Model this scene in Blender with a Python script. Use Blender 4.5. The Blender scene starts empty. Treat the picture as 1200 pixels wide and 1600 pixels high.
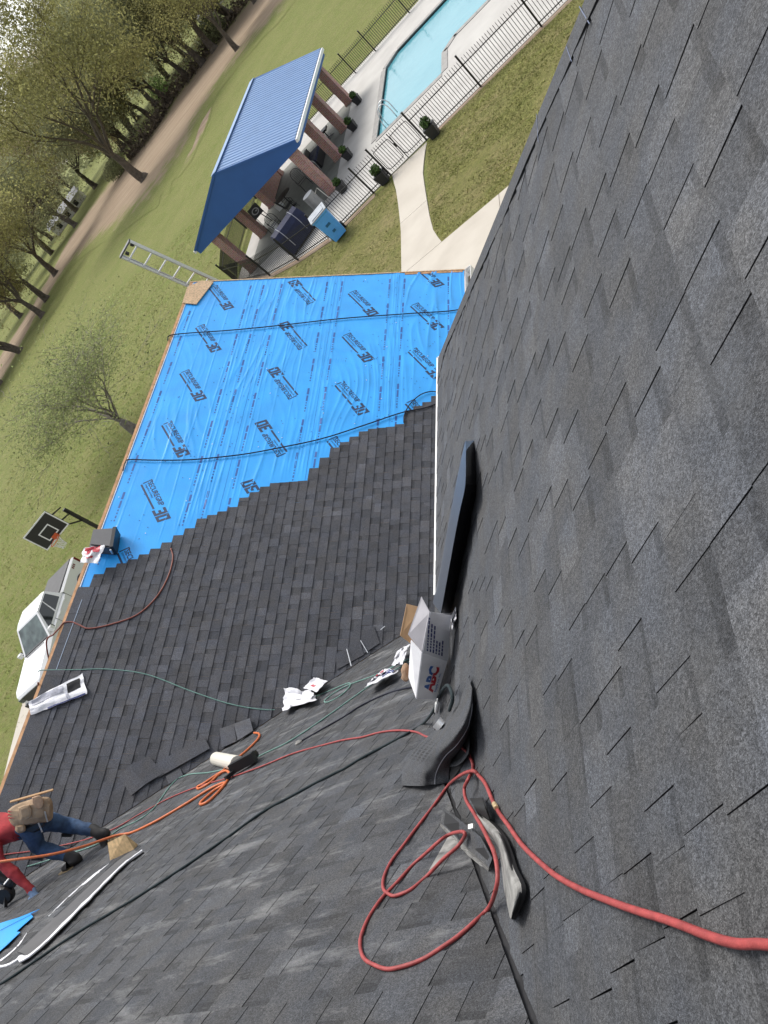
import bpy, bmesh, math, random
from mathutils import Vector, Matrix, noise as mnoise

SC = bpy.context.scene
COL = SC.collection
RNG = random.Random(7)
R_ = math.radians

# ---------------------------------------------------------------- camera
CAM_H = 9.2                      # metres above the lawn
F_PX, IMG_W, IMG_H = 1206.64, 1200.0, 1600.0
AX = Vector((0.7042758, 0.0526417, -0.7079721))     # picture right
AY = Vector((-0.4304718, -0.7613345, -0.4848339))   # picture down
AZ = Vector((-0.5645260, 0.6462187, -0.5135287))    # looking
CAM = Vector((0, 0, CAM_H))
cam = bpy.data.cameras.new('camera')
cam.sensor_fit = 'VERTICAL'
cam.sensor_height = 24.0
cam.lens = 24.0 * F_PX / IMG_H
cam.clip_start = 0.05
cam.clip_end = 6000
cam_ob = bpy.data.objects.new('camera', cam)
COL.objects.link(cam_ob)
mw = Matrix.Identity(4)
for i, v in enumerate((AX, -AY, -AZ)):
    for j in range(3):
        mw[j][i] = v[j]
mw.translation = CAM
cam_ob.matrix_world = mw
SC.camera = cam_ob

# ---------------------------------------------------------------- sky, sun, exposure
SUN_EL, SUN_AZ = R_(56), R_(-38)      # azimuth measured from +Y towards +X
world = bpy.data.worlds.new('World')
SC.world = world
world.use_nodes = True
wt = world.node_tree
wt.nodes.clear()
wo = wt.nodes.new('ShaderNodeOutputWorld')
bg = wt.nodes.new('ShaderNodeBackground')
sky = wt.nodes.new('ShaderNodeTexSky')
sky.sky_type = 'NISHITA'
sky.sun_disc = False
sky.sun_elevation = SUN_EL
sky.sun_rotation = SUN_AZ
sky.dust_density = 3.0
sky.air_density = 1.0
hsv = wt.nodes.new('ShaderNodeHueSaturation')       # thin bright cloud: a whitish sky
hsv.inputs['Saturation'].default_value = 0.35
wt.links.new(sky.outputs[0], hsv.inputs['Color'])
wt.links.new(hsv.outputs[0], bg.inputs['Color'])
bg.inputs['Strength'].default_value = 0.15
wt.links.new(bg.outputs[0], wo.inputs['Surface'])
sun = bpy.data.lights.new('sun', 'SUN')
sun.energy = 1.5
sun.angle = R_(24)
sun.color = (1.0, 0.96, 0.90)
sun_ob = bpy.data.objects.new('sun', sun)
COL.objects.link(sun_ob)
sd = Vector((math.sin(SUN_AZ) * math.cos(SUN_EL), math.cos(SUN_AZ) * math.cos(SUN_EL), math.sin(SUN_EL)))
sun_ob.rotation_euler = (-sd).to_track_quat('-Z', 'Y').to_euler()
sun_ob.location = (0, 0, 40)
vs = SC.view_settings
vs.view_transform = 'Standard'
vs.look = 'None'
vs.exposure = 0.62
vs.gamma = 1.0
vs.use_curve_mapping = False

# ---------------------------------------------------------------- places: a sight line met with a real plane
M = 0.84756                                   # roof pitch, about 10 in 12
HYP = math.hypot(1, M)
ZA, ZB, ZC = CAM_H - 0.72, CAM_H - 11.15, CAM_H - 1.608
NA, NB, NC = Vector((-M, 0, 1)), Vector((M, 0, 1)), Vector((0, M, 1))
def ray(u, v):
    return AX * ((u - 600) / F_PX) + AY * ((v - 800) / F_PX) + AZ
def hit(u, v, n, d):
    D = ray(u, v)
    return CAM + D * ((d - n.dot(CAM)) / n.dot(D))
def PA(u, v, h=0.0): return hit(u, v, NA, ZA + h * HYP)
def PB(u, v, h=0.0): return hit(u, v, NB, ZB + h * HYP)
def PC(u, v, h=0.0): return hit(u, v, NC, ZC + h * HYP)
def PZ(u, v, z=0.0): return hit(u, v, Vector((0, 0, 1)), z)
EAVE_A = -2.95
RIDGE_X, EAVE_B, RAKE_Y = -9.61, -5.40, 13.45
def roof(u, v, h=0.0):
    """first roof plane on the sight line"""
    best = None
    for f, ok in ((PA, lambda p: p.x >= EAVE_A - .05 and p.y < 6),
                  (PC, lambda p: p.y < 6 and p.x < 2), (PB, lambda p: p.x >= RIDGE_X - .3 and p.x < EAVE_B + .2)):
        p = f(u, v, h)
        d = (p - CAM).dot(AZ)
        if d > 0 and ok(p) and (best is None or d < best[0]):
            best = (d, p)
    return best[1]
def to_px(p):
    q = p - CAM
    w = q.dot(AZ)
    return (600 + F_PX * q.dot(AX) / w, 800 + F_PX * q.dot(AY) / w, w)

# ---------------------------------------------------------------- materials
def new_mat(name):
    m = bpy.data.materials.new(name)
    m.use_nodes = True
    return m, m.node_tree, m.node_tree.nodes['Principled BSDF']
def mat(name, col, rough=0.6, var=0.0, scale=8.0, bump=0.0, metal=0.0, spec=0.5, tone=False, bscale=None, col2=None,
        stretch=None, trans=0.0, sheen=0.0, coat=0.0):
    m, t, b = new_mat(name)
    N, L = t.nodes, t.links
    b.inputs['Roughness'].default_value = rough
    b.inputs['Metallic'].default_value = metal
    b.inputs['Specular IOR Level'].default_value = spec
    if coat: b.inputs['Coat Weight'].default_value = coat; b.inputs['Coat Roughness'].default_value = .08
    c = tuple(col) + (1,)
    b.inputs['Base Color'].default_value = c
    geo = N.new('ShaderNodeNewGeometry')
    src = geo.outputs['Position']
    if stretch:
        mp = N.new('ShaderNodeMapping'); mp.inputs['Scale'].default_value = stretch
        L.new(src, mp.inputs['Vector']); src = mp.outputs['Vector']
    out = None
    if var or col2:
        nz = N.new('ShaderNodeTexNoise'); nz.inputs['Scale'].default_value = scale; nz.inputs['Detail'].default_value = 5
        L.new(src, nz.inputs['Vector'])
        mx = N.new('ShaderNodeMix'); mx.data_type = 'RGBA'
        c2 = tuple(col2) if col2 else tuple(min(1, x * (1 + var)) for x in col)
        c1 = tuple(col) if col2 else tuple(x * (1 - var) for x in col)
        mx.inputs[6].default_value = c1 + (1,); mx.inputs[7].default_value = c2 + (1,)
        rp = N.new('ShaderNodeMapRange'); rp.inputs[1].default_value = .32; rp.inputs[2].default_value = .68
        L.new(nz.outputs['Fac'], rp.inputs[0]); L.new(rp.outputs[0], mx.inputs[0])
        out = mx.outputs[2]
    if tone:
        at = N.new('ShaderNodeAttribute'); at.attribute_name = 'tone'
        vm = N.new('ShaderNodeMix'); vm.data_type = 'RGBA'; vm.blend_type = 'MULTIPLY'; vm.inputs[0].default_value = 1
        if out: L.new(out, vm.inputs[6])
        else: vm.inputs[6].default_value = c
        L.new(at.outputs['Fac'], vm.inputs[7])
        out = vm.outputs[2]
    if out: L.new(out, b.inputs['Base Color'])
    if bump:
        nb = N.new('ShaderNodeTexNoise'); nb.inputs['Scale'].default_value = bscale or scale * 4; nb.inputs['Detail'].default_value = 3
        L.new(src, nb.inputs['Vector'])
        bp = N.new('ShaderNodeBump'); bp.inputs['Strength'].default_value = bump; bp.inputs['Distance'].default_value = 0.02
        L.new(nb.outputs['Fac'], bp.inputs['Height']); L.new(bp.outputs[0], b.inputs['Normal'])
    if trans: b.inputs['Transmission Weight'].default_value = trans
    return m

def shingle_mat(name, base, dust, st=(1, 1, 1), lo=.60):
    m, t, b = new_mat(name)
    N, L = t.nodes, t.links
    geo = N.new('ShaderNodeNewGeometry'); P = geo.outputs['Position']
    at = N.new('ShaderNodeAttribute'); at.attribute_name = 'tone'
    # mineral granules: fine two-size grit
    def grit(sc, lo, hi):
        vz = N.new('ShaderNodeTexVoronoi'); vz.inputs['Scale'].default_value = sc
        L.new(P, vz.inputs['Vector'])
        sp = N.new('ShaderNodeSeparateColor'); L.new(vz.outputs['Color'], sp.inputs[0])
        r = N.new('ShaderNodeMapRange'); r.inputs[3].default_value = lo; r.inputs[4].default_value = hi
        L.new(sp.outputs[0], r.inputs[0]); return r.outputs[0]
    g1 = grit(430, .5, 1.55); g2 = grit(170, .72, 1.3)
    def mul(a, c):
        x = N.new('ShaderNodeMath'); x.operation = 'MULTIPLY'; L.new(a, x.inputs[0])
        if isinstance(c, float): x.inputs[1].default_value = c
        else: L.new(c, x.inputs[1])
        return x.outputs[0]
    nz = N.new('ShaderNodeTexNoise'); nz.inputs['Scale'].default_value = 3.0; nz.inputs['Detail'].default_value = 6
    L.new(P, nz.inputs['Vector'])
    r3 = N.new('ShaderNodeMapRange'); r3.inputs[1].default_value = .3; r3.inputs[2].default_value = .7
    r3.inputs[3].default_value = .9; r3.inputs[4].default_value = 1.1
    L.new(nz.outputs['Fac'], r3.inputs[0])
    k = mul(mul(mul(g1, g2), at.outputs['Fac']), r3.outputs[0])
    cb = N.new('ShaderNodeCombineColor')
    hz = N.new('ShaderNodeTexNoise'); hz.inputs['Scale'].default_value = 5.5; hz.inputs['Detail'].default_value = 4; L.new(P, hz.inputs['Vector'])
    for i in range(3):
        rh = N.new('ShaderNodeMapRange'); rh.inputs[1].default_value = .35; rh.inputs[2].default_value = .65
        rh.inputs[3].default_value = (1.02, 1.0, .965)[i]; rh.inputs[4].default_value = (.955, 1.0, 1.075)[i]
        L.new(hz.outputs['Fac'], rh.inputs[0]); L.new(mul(mul(k, float(base[i])), rh.outputs[0]), cb.inputs[i])
    # footprints and chalky scuffs
    n2 = N.new('ShaderNodeTexNoise'); n2.inputs['Scale'].default_value = 2.2; n2.inputs['Detail'].default_value = 9
    n2.inputs['Roughness'].default_value = .72
    mp2 = N.new('ShaderNodeMapping'); mp2.inputs['Scale'].default_value = st; L.new(P, mp2.inputs[0]); L.new(mp2.outputs[0], n2.inputs['Vector'])
    r4 = N.new('ShaderNodeMapRange'); r4.inputs[1].default_value = lo; r4.inputs[2].default_value = lo + .2
    r4.inputs[4].default_value = dust
    L.new(n2.outputs['Fac'], r4.inputs[0])
    mx = N.new('ShaderNodeMix'); mx.data_type = 'RGBA'
    L.new(r4.outputs[0], mx.inputs[0]); L.new(cb.outputs[0], mx.inputs[6]); mx.inputs[7].default_value = (.30, .30, .295, 1)
    L.new(mx.outputs[2], b.inputs['Base Color'])
    b.inputs['Roughness'].default_value = .85
    b.inputs['Specular IOR Level'].default_value = .35
    nb = N.new('ShaderNodeTexVoronoi'); nb.inputs['Scale'].default_value = 380
    L.new(P, nb.inputs['Vector'])
    bp = N.new('ShaderNodeBump'); bp.inputs['Strength'].default_value = .55; bp.inputs['Distance'].default_value = .0025
    L.new(nb.outputs['Distance'], bp.inputs['Height']); L.new(bp.outputs[0], b.inputs['Normal'])
    return m

MT = {}
def setup_mats():
    g = MT
    g['shingle'] = shingle_mat('asphalt_shingle', (.067, .0685, .072), .15)
    g['shingle_c'] = shingle_mat('asphalt_shingle_walked', (.058, .059, .062), .66, (.8, 2.6, 2.6), .53)
    g['shingle_b'] = shingle_mat('asphalt_shingle_new', (.068, .0695, .078), .24)
    g['asphalt'] = mat('cut_asphalt_edge', (.008, .008, .009), .7)
    g['deck'] = mat('osb_sheathing', (.42, .26, .14), .8, .25, 18, .2)
    g['wood'] = mat('raw_pine', (.50, .27, .13), .7, .25, 12)
    g['plywood'] = mat('osb_cover_board', (.62, .43, .26), .75, .28, 30, .25)
    g['blue'] = mat('blue_underlayment', (.040, .385, .92), .30, .09, 2.2, .06, bscale=35, spec=.4)
    g['print'] = mat('dark_print', (.010, .030, .085), .5)
    g['print_faint'] = mat('faint_print', (.018, .10, .36), .5)
    g['white_metal'] = mat('white_coated_metal', (.82, .82, .80), .4)
    g['brick'] = None
    g['siding'] = mat('pale_siding', (.62, .60, .55), .6, .05, 3)
    g['black_metal'] = mat('black_powder_coat', (.010, .010, .011), .4)
    g['flash_top'] = mat('black_metal_sky_tint', (.062, .072, .092), .32, .12, 6, spec=.6)  # black metal with the bluish sky reflection put into its colour
    g['alu'] = mat('brushed_aluminium', (.62, .63, .64), .38, .08, 30, metal=.75)
    g['grey_plastic'] = mat('grey_plastic', (.10, .10, .105), .45, .1, 9)
    g['black_plastic'] = mat('black_plastic', (.012, .012, .013), .42)
    g['rubber'] = mat('black_rubber', (.012, .012, .012), .8)
    g['red_hose'] = mat('red_air_hose', (.33, .055, .052), .55, .22, 25, .15)
    g['brown_hose'] = mat('rust_red_hose', (.22, .060, .040), .5, .14, 40)
    g['orange_hose'] = mat('orange_air_hose', (.60, .15, .045), .5, .14, 40)
    g['green_rope'] = mat('green_rope', (.17, .31, .27), .8, .3, 120, .4)
    g['teal_rope'] = mat('dark_teal_rope', (.016, .030, .034), .85, .35, 120, .5)
    g['black_rope'] = mat('black_rope', (.012, .014, .028), .85, .3, 120, .4)
    g['white_film'] = mat('white_plastic_film', (.80, .80, .83), .35, .06, 12, .25, bscale=40)
    g['wrap_print'] = mat('wrapper_grey_print', (.40, .41, .47), .4, .3, 25)
    g['red_print'] = mat('red_print', (.50, .02, .04), .4)
    g['blue_print'] = mat('blue_print', (.02, .035, .16), .4)
    g['carton'] = mat('white_carton', (.88, .875, .89), .6, .05, 10, .08)
    g['kraft'] = mat('brown_cardboard', (.47, .29, .15), .75, .08, 10, .08)
    g['ink_blue'] = mat('logo_blue', (.02, .12, .42), .5)
    g['ink_red'] = mat('logo_red', (.50, .015, .03), .5)
    g['ink_navy'] = mat('label_ink', (.05, .06, .20), .5)
    g['felt'] = mat('shingle_underside', (.26, .255, .24), .9, .3, 25, .4, bscale=300)
    g['foam'] = mat('tan_foam_wedge', (.60, .42, .22), .9, .2, 30, .3)
    g['pvc'] = mat('white_pvc', (.74, .71, .62), .4)
setup_mats()

# ---------------------------------------------------------------- mesh builder
ORG = {}          # object -> world location of its root
class MB:
    def __init__(s):
        s.v, s.f, s.m, s.t = [], [], [], []
    def add(s, verts, faces, mi=0, tone=1.0):
        o = len(s.v)
        s.v += [Vector(p) for p in verts]
        for f in faces:
            s.f.append(tuple(o + i for i in f)); s.m.append(mi); s.t.append(tone)
        return s
    def quad(s, a, b, c, d, mi=0, tone=1.0): return s.add((a, b, c, d), ((0, 1, 2, 3),), mi, tone)
    def box(s, c, sx, sy, sz, ex=None, ey=None, ez=None, mi=0, tone=1.0, taper=1.0):
        ex = Vector(ex) if ex is not None else Vector((1, 0, 0)); ey = Vector(ey) if ey is not None else Vector((0, 1, 0))
        ez = Vector(ez) if ez is not None else Vector((0, 0, 1)); c = Vector(c)
        vs_ = []
        for k in (-1, 1):
            q = taper if k > 0 else 1.0
            for i, j in ((-1, -1), (1, -1), (1, 1), (-1, 1)):
                vs_.append(c + ex * (i * sx / 2 * q) + ey * (j * sy / 2 * q) + ez * (k * sz / 2))
        return s.add(vs_, ((0, 3, 2, 1), (4, 5, 6, 7), (0, 1, 5, 4), (1, 2, 6, 5), (2, 3, 7, 6), (3, 0, 4, 7)), mi, tone)
    def bar(s, a, b, w, h=None, up=(0, 0, 1), mi=0, tone=1.0):
        a, b = Vector(a), Vector(b); e = b - a; l = e.length; e = e / l
        x = e.cross(Vector(up))
        if x.length < 1e-4: x = e.cross(Vector((1, 0, 0)))
        x.normalize(); y = x.cross(e).normalized()
        return s.box((a + b) / 2, w, h or w, l, x, y, e, mi, tone)
    def prism(s, poly, n, h, mi=0, tone=1.0, side_mi=None):
        n = Vector(n); poly = [Vector(p) for p in poly]; k = len(poly)
        top = [p + n * h for p in poly]
        s.add(top, (tuple(range(k)),), mi, tone)
        s.add(poly, (tuple(reversed(range(k))),), mi, tone)
        s.add(poly + top, [(i, (i + 1) % k, k + (i + 1) % k, k + i) for i in range(k)], mi if side_mi is None else side_mi, tone)
        return s
    def tube(s, pts, r, seg=8, mi=0, cap=True, tone=1.0, radii=None):
        pts = [Vector(p) for p in pts]; n = len(pts)
        if n < 2: return s
        o = len(s.v); prev = None
        for i, p in enumerate(pts):
            d = (pts[min(i + 1, n - 1)] - pts[max(i - 1, 0)])
            if d.length < 1e-9: d = Vector((0, 0, 1))
            d.normalize()
            if prev is None:
                x = d.cross(Vector((0, 0, 1)))
                if x.length < .05: x = d.cross(Vector((1, 0, 0)))
            else:
                x = prev - d * prev.dot(d)
                if x.length < 1e-4: x = d.cross(Vector((1, 0, 0)))
            x.normalize(); prev = x; y = d.cross(x)
            rr = radii[i] if radii else r
            for k in range(seg):
                a = 2 * math.pi * k / seg
                s.v.append(p + x * (rr * math.cos(a)) + y * (rr * math.sin(a)))
        for i in range(n - 1):
            for k in range(seg):
                s.f.append((o + i * seg + k, o + i * seg + (k + 1) % seg, o + (i + 1) * seg + (k + 1) % seg, o + (i + 1) * seg + k))
                s.m.append(mi); s.t.append(tone)
        if cap:
            s.f.append(tuple(o + k for k in reversed(range(seg)))); s.m.append(mi); s.t.append(tone)
            s.f.append(tuple(o + (n - 1) * seg + k for k in range(seg))); s.m.append(mi); s.t.append(tone)
        return s
    def lathe(s, c, prof, seg=16, axis=(0, 0, 1), mi=0, tone=1.0, arc=None):
        """prof: list of (radius, height)"""
        c = Vector(c); ax = Vector(axis).normalized()
        x = ax.cross(Vector((0, 1, 0)))
        if x.length < .1: x = ax.cross(Vector((1, 0, 0)))
        x.normalize(); y = ax.cross(x); o = len(s.v)
        for r, h in prof:
            for k in range(seg):
                a = 2 * math.pi * k / seg
                s.v.append(c + ax * h + x * (r * math.cos(a)) + y * (r * math.sin(a)))
        for i in range(len(prof) - 1):
            for k in range(seg):
                s.f.append((o + i * seg + k, o + i * seg + (k + 1) % seg, o + (i + 1) * seg + (k + 1) % seg, o + (i + 1) * seg + k))
                s.m.append(mi); s.t.append(tone)
        s.f.append(tuple(o + k for k in reversed(range(seg)))); s.m.append(mi); s.t.append(tone)
        e = o + (len(prof) - 1) * seg
        s.f.append(tuple(e + k for k in range(seg))); s.m.append(mi); s.t.append(tone)
        return s
    def grid(s, rows, mi=0, tone=1.0, closed=False):
        nr, nc = len(rows), len(rows[0]); o = len(s.v)
        for r in rows: s.v += [Vector(p) for p in r]
        for i in range(nr - 1):
            for j in range(nc - (0 if closed else 1)):
                j2 = (j + 1) % nc
                s.f.append((o + i * nc + j, o + i * nc + j2, o + (i + 1) * nc + j2, o + (i + 1) * nc + j)); s.m.append(mi); s.t.append(tone)
        return s
    def build(s, name, mats, parent=None, smooth=False, tones=False, org=None, **props):
        me = bpy.data.meshes.new(name)
        base = ORG.get(parent, Vector((0, 0, 0))) if parent is not None else (org or Vector((0, 0, 0)))
        me.from_pydata([tuple(p - base) for p in s.v], [], s.f)
        if not isinstance(mats, (list, tuple)): mats = [mats]
        for m_ in mats: me.materials.append(MT[m_] if isinstance(m_, str) else m_)
        if len(mats) > 1: me.polygons.foreach_set('material_index', s.m)
        if smooth: me.polygons.foreach_set('use_smooth', [True] * len(me.polygons))
        if tones:
            at = me.attributes.new('tone', 'FLOAT', 'FACE'); at.data.foreach_set('value', s.t)
        me.update()
        ob = bpy.data.objects.new(name, me)
        COL.objects.link(ob)
        if parent is not None: ob.parent = parent; ORG[ob] = base
        else: ob.location = base; ORG[ob] = base
        for k, v_ in props.items(): ob[k] = v_
        return ob
def thing(name, label, category, loc=(0, 0, 0), group=None):
    o = bpy.data.objects.new(name, None)
    o.empty_display_size = .2
    o.location = loc
    COL.objects.link(o)
    ORG[o] = Vector(loc)
    o['label'] = label; o['category'] = category
    if group: o['group'] = group
    return o
def tag(o, label, category, group=None):
    o['label'] = label; o['category'] = category
    if group: o['group'] = group
    return o
def kids(o): return [c for c in bpy.data.objects if c.parent == o]
def copy_tree(root, mtx, label, group=None, category=None):
    def cp(o, parent):
        c = o.copy(); COL.objects.link(c); c.parent = parent
        if parent is not None: c.matrix_parent_inverse = o.matrix_parent_inverse.copy()
        for ch in CH.get(o, []): cp(ch, c)
        return c
    CH = {}
    for ob in bpy.data.objects:
        if ob.parent: CH.setdefault(ob.parent, []).append(ob)
    r = cp(root, None)
    r.matrix_world = mtx
    r['label'] = label
    if group: r['group'] = group
    return r
def spline(pts, n=8):
    """Catmull-Rom through 3-D points"""
    pts = [Vector(p) for p in pts]; out = []
    P = [pts[0] * 2 - pts[1]] + pts + [pts[-1] * 2 - pts[-2]]
    for i in range(1, len(P) - 2):
        a, b, c, d = P[i - 1:i + 3]
        for k in range(n):
            t = k / n
            out.append(.5 * ((2 * b) + (c - a) * t + (2 * a - 5 * b + 4 * c - d) * t * t + (3 * b - a - 3 * c + d) * t ** 3))
    out.append(pts[-1]); return out
def clip(poly, a, b, c):
    """keep the part of a 2-D polygon with a*x+b*y<=c"""
    out = []
    for i in range(len(poly)):
        p, q = poly[i], poly[(i + 1) % len(poly)]
        dp, dq = a * p[0] + b * p[1] - c, a * q[0] + b * q[1] - c
        if dp <= 0: out.append(p)
        if dp * dq < 0:
            t = dp / (dp - dq); out.append((p[0] + (q[0] - p[0]) * t, p[1] + (q[1] - p[1]) * t))
    return out
def text_mesh(body, size=1.0, offset=0.0, xs=1.0, shear=0.0, spacing=1.0):
    cu = bpy.data.curves.new('lettering', 'FONT'); cu.body = body; cu.size = size; cu.offset = offset; cu.shear = shear
    cu.space_character = spacing; cu.resolution_u = 2
    ob = bpy.data.objects.new('lettering', cu); COL.objects.link(ob)
    bpy.context.view_layer.update()
    me = ob.to_mesh()
    vs_ = [(v.co.x * xs, v.co.y) for v in me.vertices]; fs = [tuple(p.vertices) for p in me.polygons]
    ob.to_mesh_clear(); bpy.data.objects.remove(ob); bpy.data.curves.remove(cu)
    return vs_, fs
# ================================================================ THE HOUSE
def brick_mat(name, c1, c2, mortar, scale=1.0):
    m, t, b = new_mat(name)
    N, L = t.nodes, t.links
    geo = N.new('ShaderNodeNewGeometry')
    sp = N.new('ShaderNodeSeparateXYZ'); L.new(geo.outputs['Position'], sp.inputs[0])
    ad = N.new('ShaderNodeMath'); L.new(sp.outputs[0], ad.inputs[0]); L.new(sp.outputs[1], ad.inputs[1])
    cb = N.new('ShaderNodeCombineXYZ'); L.new(ad.outputs[0], cb.inputs[0]); L.new(sp.outputs[2], cb.inputs[1])
    br = N.new('ShaderNodeTexBrick'); br.inputs['Scale'].default_value = 1
    br.inputs['Brick Width'].default_value = .215 * scale; br.inputs['Row Height'].default_value = .075 * scale
    br.inputs['Mortar Size'].default_value = .008 * scale
    br.inputs['Color1'].default_value = c1 + (1,); br.inputs['Color2'].default_value = c2 + (1,); br.inputs['Mortar'].default_value = mortar + (1,)
    L.new(cb.outputs[0], br.inputs['Vector'])
    nz = N.new('ShaderNodeTexNoise'); nz.inputs['Scale'].default_value = 9; L.new(geo.outputs['Position'], nz.inputs['Vector'])
    mx = N.new('ShaderNodeMix'); mx.data_type = 'RGBA'; mx.blend_type = 'MULTIPLY'; mx.inputs[0].default_value = .5
    L.new(br.outputs['Color'], mx.inputs[6]); L.new(nz.outputs['Color'], mx.inputs[7])
    L.new(mx.outputs[2], b.inputs['Base Color'])
    b.inputs['Roughness'].default_value = .85
    bp = N.new('ShaderNodeBump'); bp.inputs['Strength'].default_value = .6; bp.inputs['Distance'].default_value = .01; bp.invert = True
    L.new(br.outputs['Fac'], bp.inputs['Height']); L.new(bp.outputs[0], b.inputs['Normal'])
    return m
MT['brick'] = brick_mat('pink_brick', (.56, .29, .235), (.44, .215, .175), (.58, .52, .47))
MT['felt_black'] = mat('dark_roof_felt', (.022, .022, .024), .9, .2, 20)
zA = lambda x: ZA + M * x
zB = lambda x: ZB - M * x
zC = lambda y: ZC - M * y
KV = (ZC - ZB) / M             # valley wing/cross roof: y = x + KV
KA = (ZC - ZA) / M             # valley main/cross roof: y = KA - x
C_EAVE = KV + EAVE_B
HIP_Y = 5.50
WALL_X = EAVE_A + .30
house = thing('house', 'house being reroofed, dark shingle slopes meeting in valleys, part still blue underlayment', 'house', (-6, 6, 0))
nA, nB, nC = NA / HYP, NB / HYP, NC / HYP
def deck(name, pts, zf, n, mt, th=.03):
    b = MB(); b.prism([Vector((x, y, zf(x, y))) - n * th for x, y in pts], n, th)
    return b.build(name, mt, house)
slopeA = deck('roof_slope', [(EAVE_A, KA - EAVE_A), (EAVE_A, HIP_Y), (1.8, HIP_Y - (1.8 - EAVE_A)), (1.8, KA - 1.8)], lambda x, y: zA(x), nA, 'felt_black')
slopeA['label'] = 'near grey main roof slope rising to the right edge'
slopeB = deck('roof_slope', [(EAVE_B, KV + EAVE_B), (EAVE_B, RAKE_Y), (RIDGE_X, RAKE_Y), (RIDGE_X, KV + RIDGE_X)], lambda x, y: zB(x), nB, 'deck')
slopeB['label'] = 'wing roof slope half blue underlayment and half dark shingles'
RT = KV + RIDGE_X
slopeC = deck('roof_slope', [(EAVE_B, C_EAVE), (RIDGE_X, RT), (-14.0, RT + (-14.0 - RIDGE_X) * -1), (-14.0, -2.6), (KA + 2.6, -2.6), (WALL_X, KA - WALL_X), (WALL_X, C_EAVE)][::-1], lambda x, y: zC(y), nC, 'felt_black')
slopeC['label'] = 'scuffed dark cross roof slope between the two valleys'
# slopes turned away from the viewer
LE = RIDGE_X * 2 - EAVE_B
zR = zB(RIDGE_X)
deck('roof_slope', [(RIDGE_X, RT), (RIDGE_X, RAKE_Y), (LE, RAKE_Y), (LE, RT + (RIDGE_X - LE))], lambda x, y: zR + M * (x - RIDGE_X), Vector((-M, 0, 1)) / HYP, 'felt_black')
HB = zA(EAVE_A) + M * HIP_Y
deck('roof_slope', [(EAVE_A, HIP_Y), (6.5, HIP_Y), (1.8, HIP_Y - (1.8 - EAVE_A))], lambda x, y: HB - M * y, Vector((0, M, 1)) / HYP, 'felt_black')
deck('roof_slope', [(1.8, HIP_Y - 4.75), (6.5, HIP_Y), (6.5, -8), (1.8, -8)], lambda x, y: zA(1.8) - M * (x - 1.8), Vector((M, 0, 1)) / HYP, 'felt_black')
b = MB()
def wallbox(x0, x1, y0, y1, z0, z1): b.box(((x0 + x1) / 2, (y0 + y1) / 2, (z0 + z1) / 2), x1 - x0, y1 - y0, z1 - z0)
wallbox(WALL_X, WALL_X + .15, KA - WALL_X + .35, HIP_Y - .3, 0, zA(WALL_X) - .06)
wallbox(WALL_X + .15, 6.2, HIP_Y - .45, HIP_Y - .3, 0, zA(EAVE_A) + .12)
wallbox(EAVE_B - .45, EAVE_B - .3, C_EAVE - .3, RAKE_Y - .25, 0, zB(EAVE_B - .3) - .08)
wallbox(EAVE_B - .3, WALL_X, C_EAVE - .45, C_EAVE - .3, 0, zC(C_EAVE - .3) - .08)
wallbox(LE + .3, LE + .45, RT + 4, RAKE_Y - .25, 0, zB(EAVE_B - .3) - .08)
b.prism([(LE + .45, RAKE_Y - .4, 0), (EAVE_B - .45, RAKE_Y - .4, 0), (EAVE_B - .45, RAKE_Y - .4, zB(EAVE_B - .45) - .08), (RIDGE_X, RAKE_Y - .4, zR - .08), (LE + .45, RAKE_Y - .4, zB(EAVE_B - .45) - .08)], (0, 1, 0), .14)
b.build('wall', 'brick', house)

# ---- shingles: butt edges thick and black, laminated teeth proud of the base layer
EXPO = .143
class Frame:
    def __init__(s, O, ea, es, n, flip): s.O, s.ea, s.es, s.n, s.flip = Vector(O), Vector(ea), Vector(es), Vector(n), flip
    def at(s, a, q, h): return s.O + s.ea * a + s.es * q + s.n * h
FA = Frame((EAVE_A, 0, zA(EAVE_A)), (0, 1, 0), Vector((1, 0, M)) / HYP, nA, True)
FB = Frame((EAVE_B, 0, zB(EAVE_B)), (0, 1, 0), Vector((-1, 0, M)) / HYP, nB, False)
FC = Frame((0, C_EAVE, zC(C_EAVE)), (1, 0, 0), Vector((0, -1, M)) / HYP, nC, True)
def put_piece(mb, fr, poly, s0, hb, ht, lift, tone, walls, eps=1e-4, expo=EXPO):
    if len(poly) < 3: return
    hh = lambda q: lift + hb + (ht - hb) * (q - s0) / expo
    pts = [fr.at(a, q, hh(q)) for a, q in poly]
    f = tuple(range(len(pts)))
    mb.add(pts, (f[::-1] if fr.flip else f,), 0, tone)
    for i in range(len(poly)):
        p, q = poly[i], poly[(i + 1) % len(poly)]
        if abs(p[1] - q[1]) < eps and p[1] > s0 + expo * .5: continue            # upper edge, covered
        side = abs(p[0] - q[0]) < .02 and abs(p[1] - q[1]) > .02
        if side and not walls: continue
        dn = .0075 if not side else .005
        a_, b_ = fr.at(p[0], p[1], hh(p[1])), fr.at(q[0], q[1], hh(q[1]))
        mb.add((a_, b_, b_ - fr.n * dn, a_ - fr.n * dn), ((0, 1, 2, 3),), 1, 1)
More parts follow.
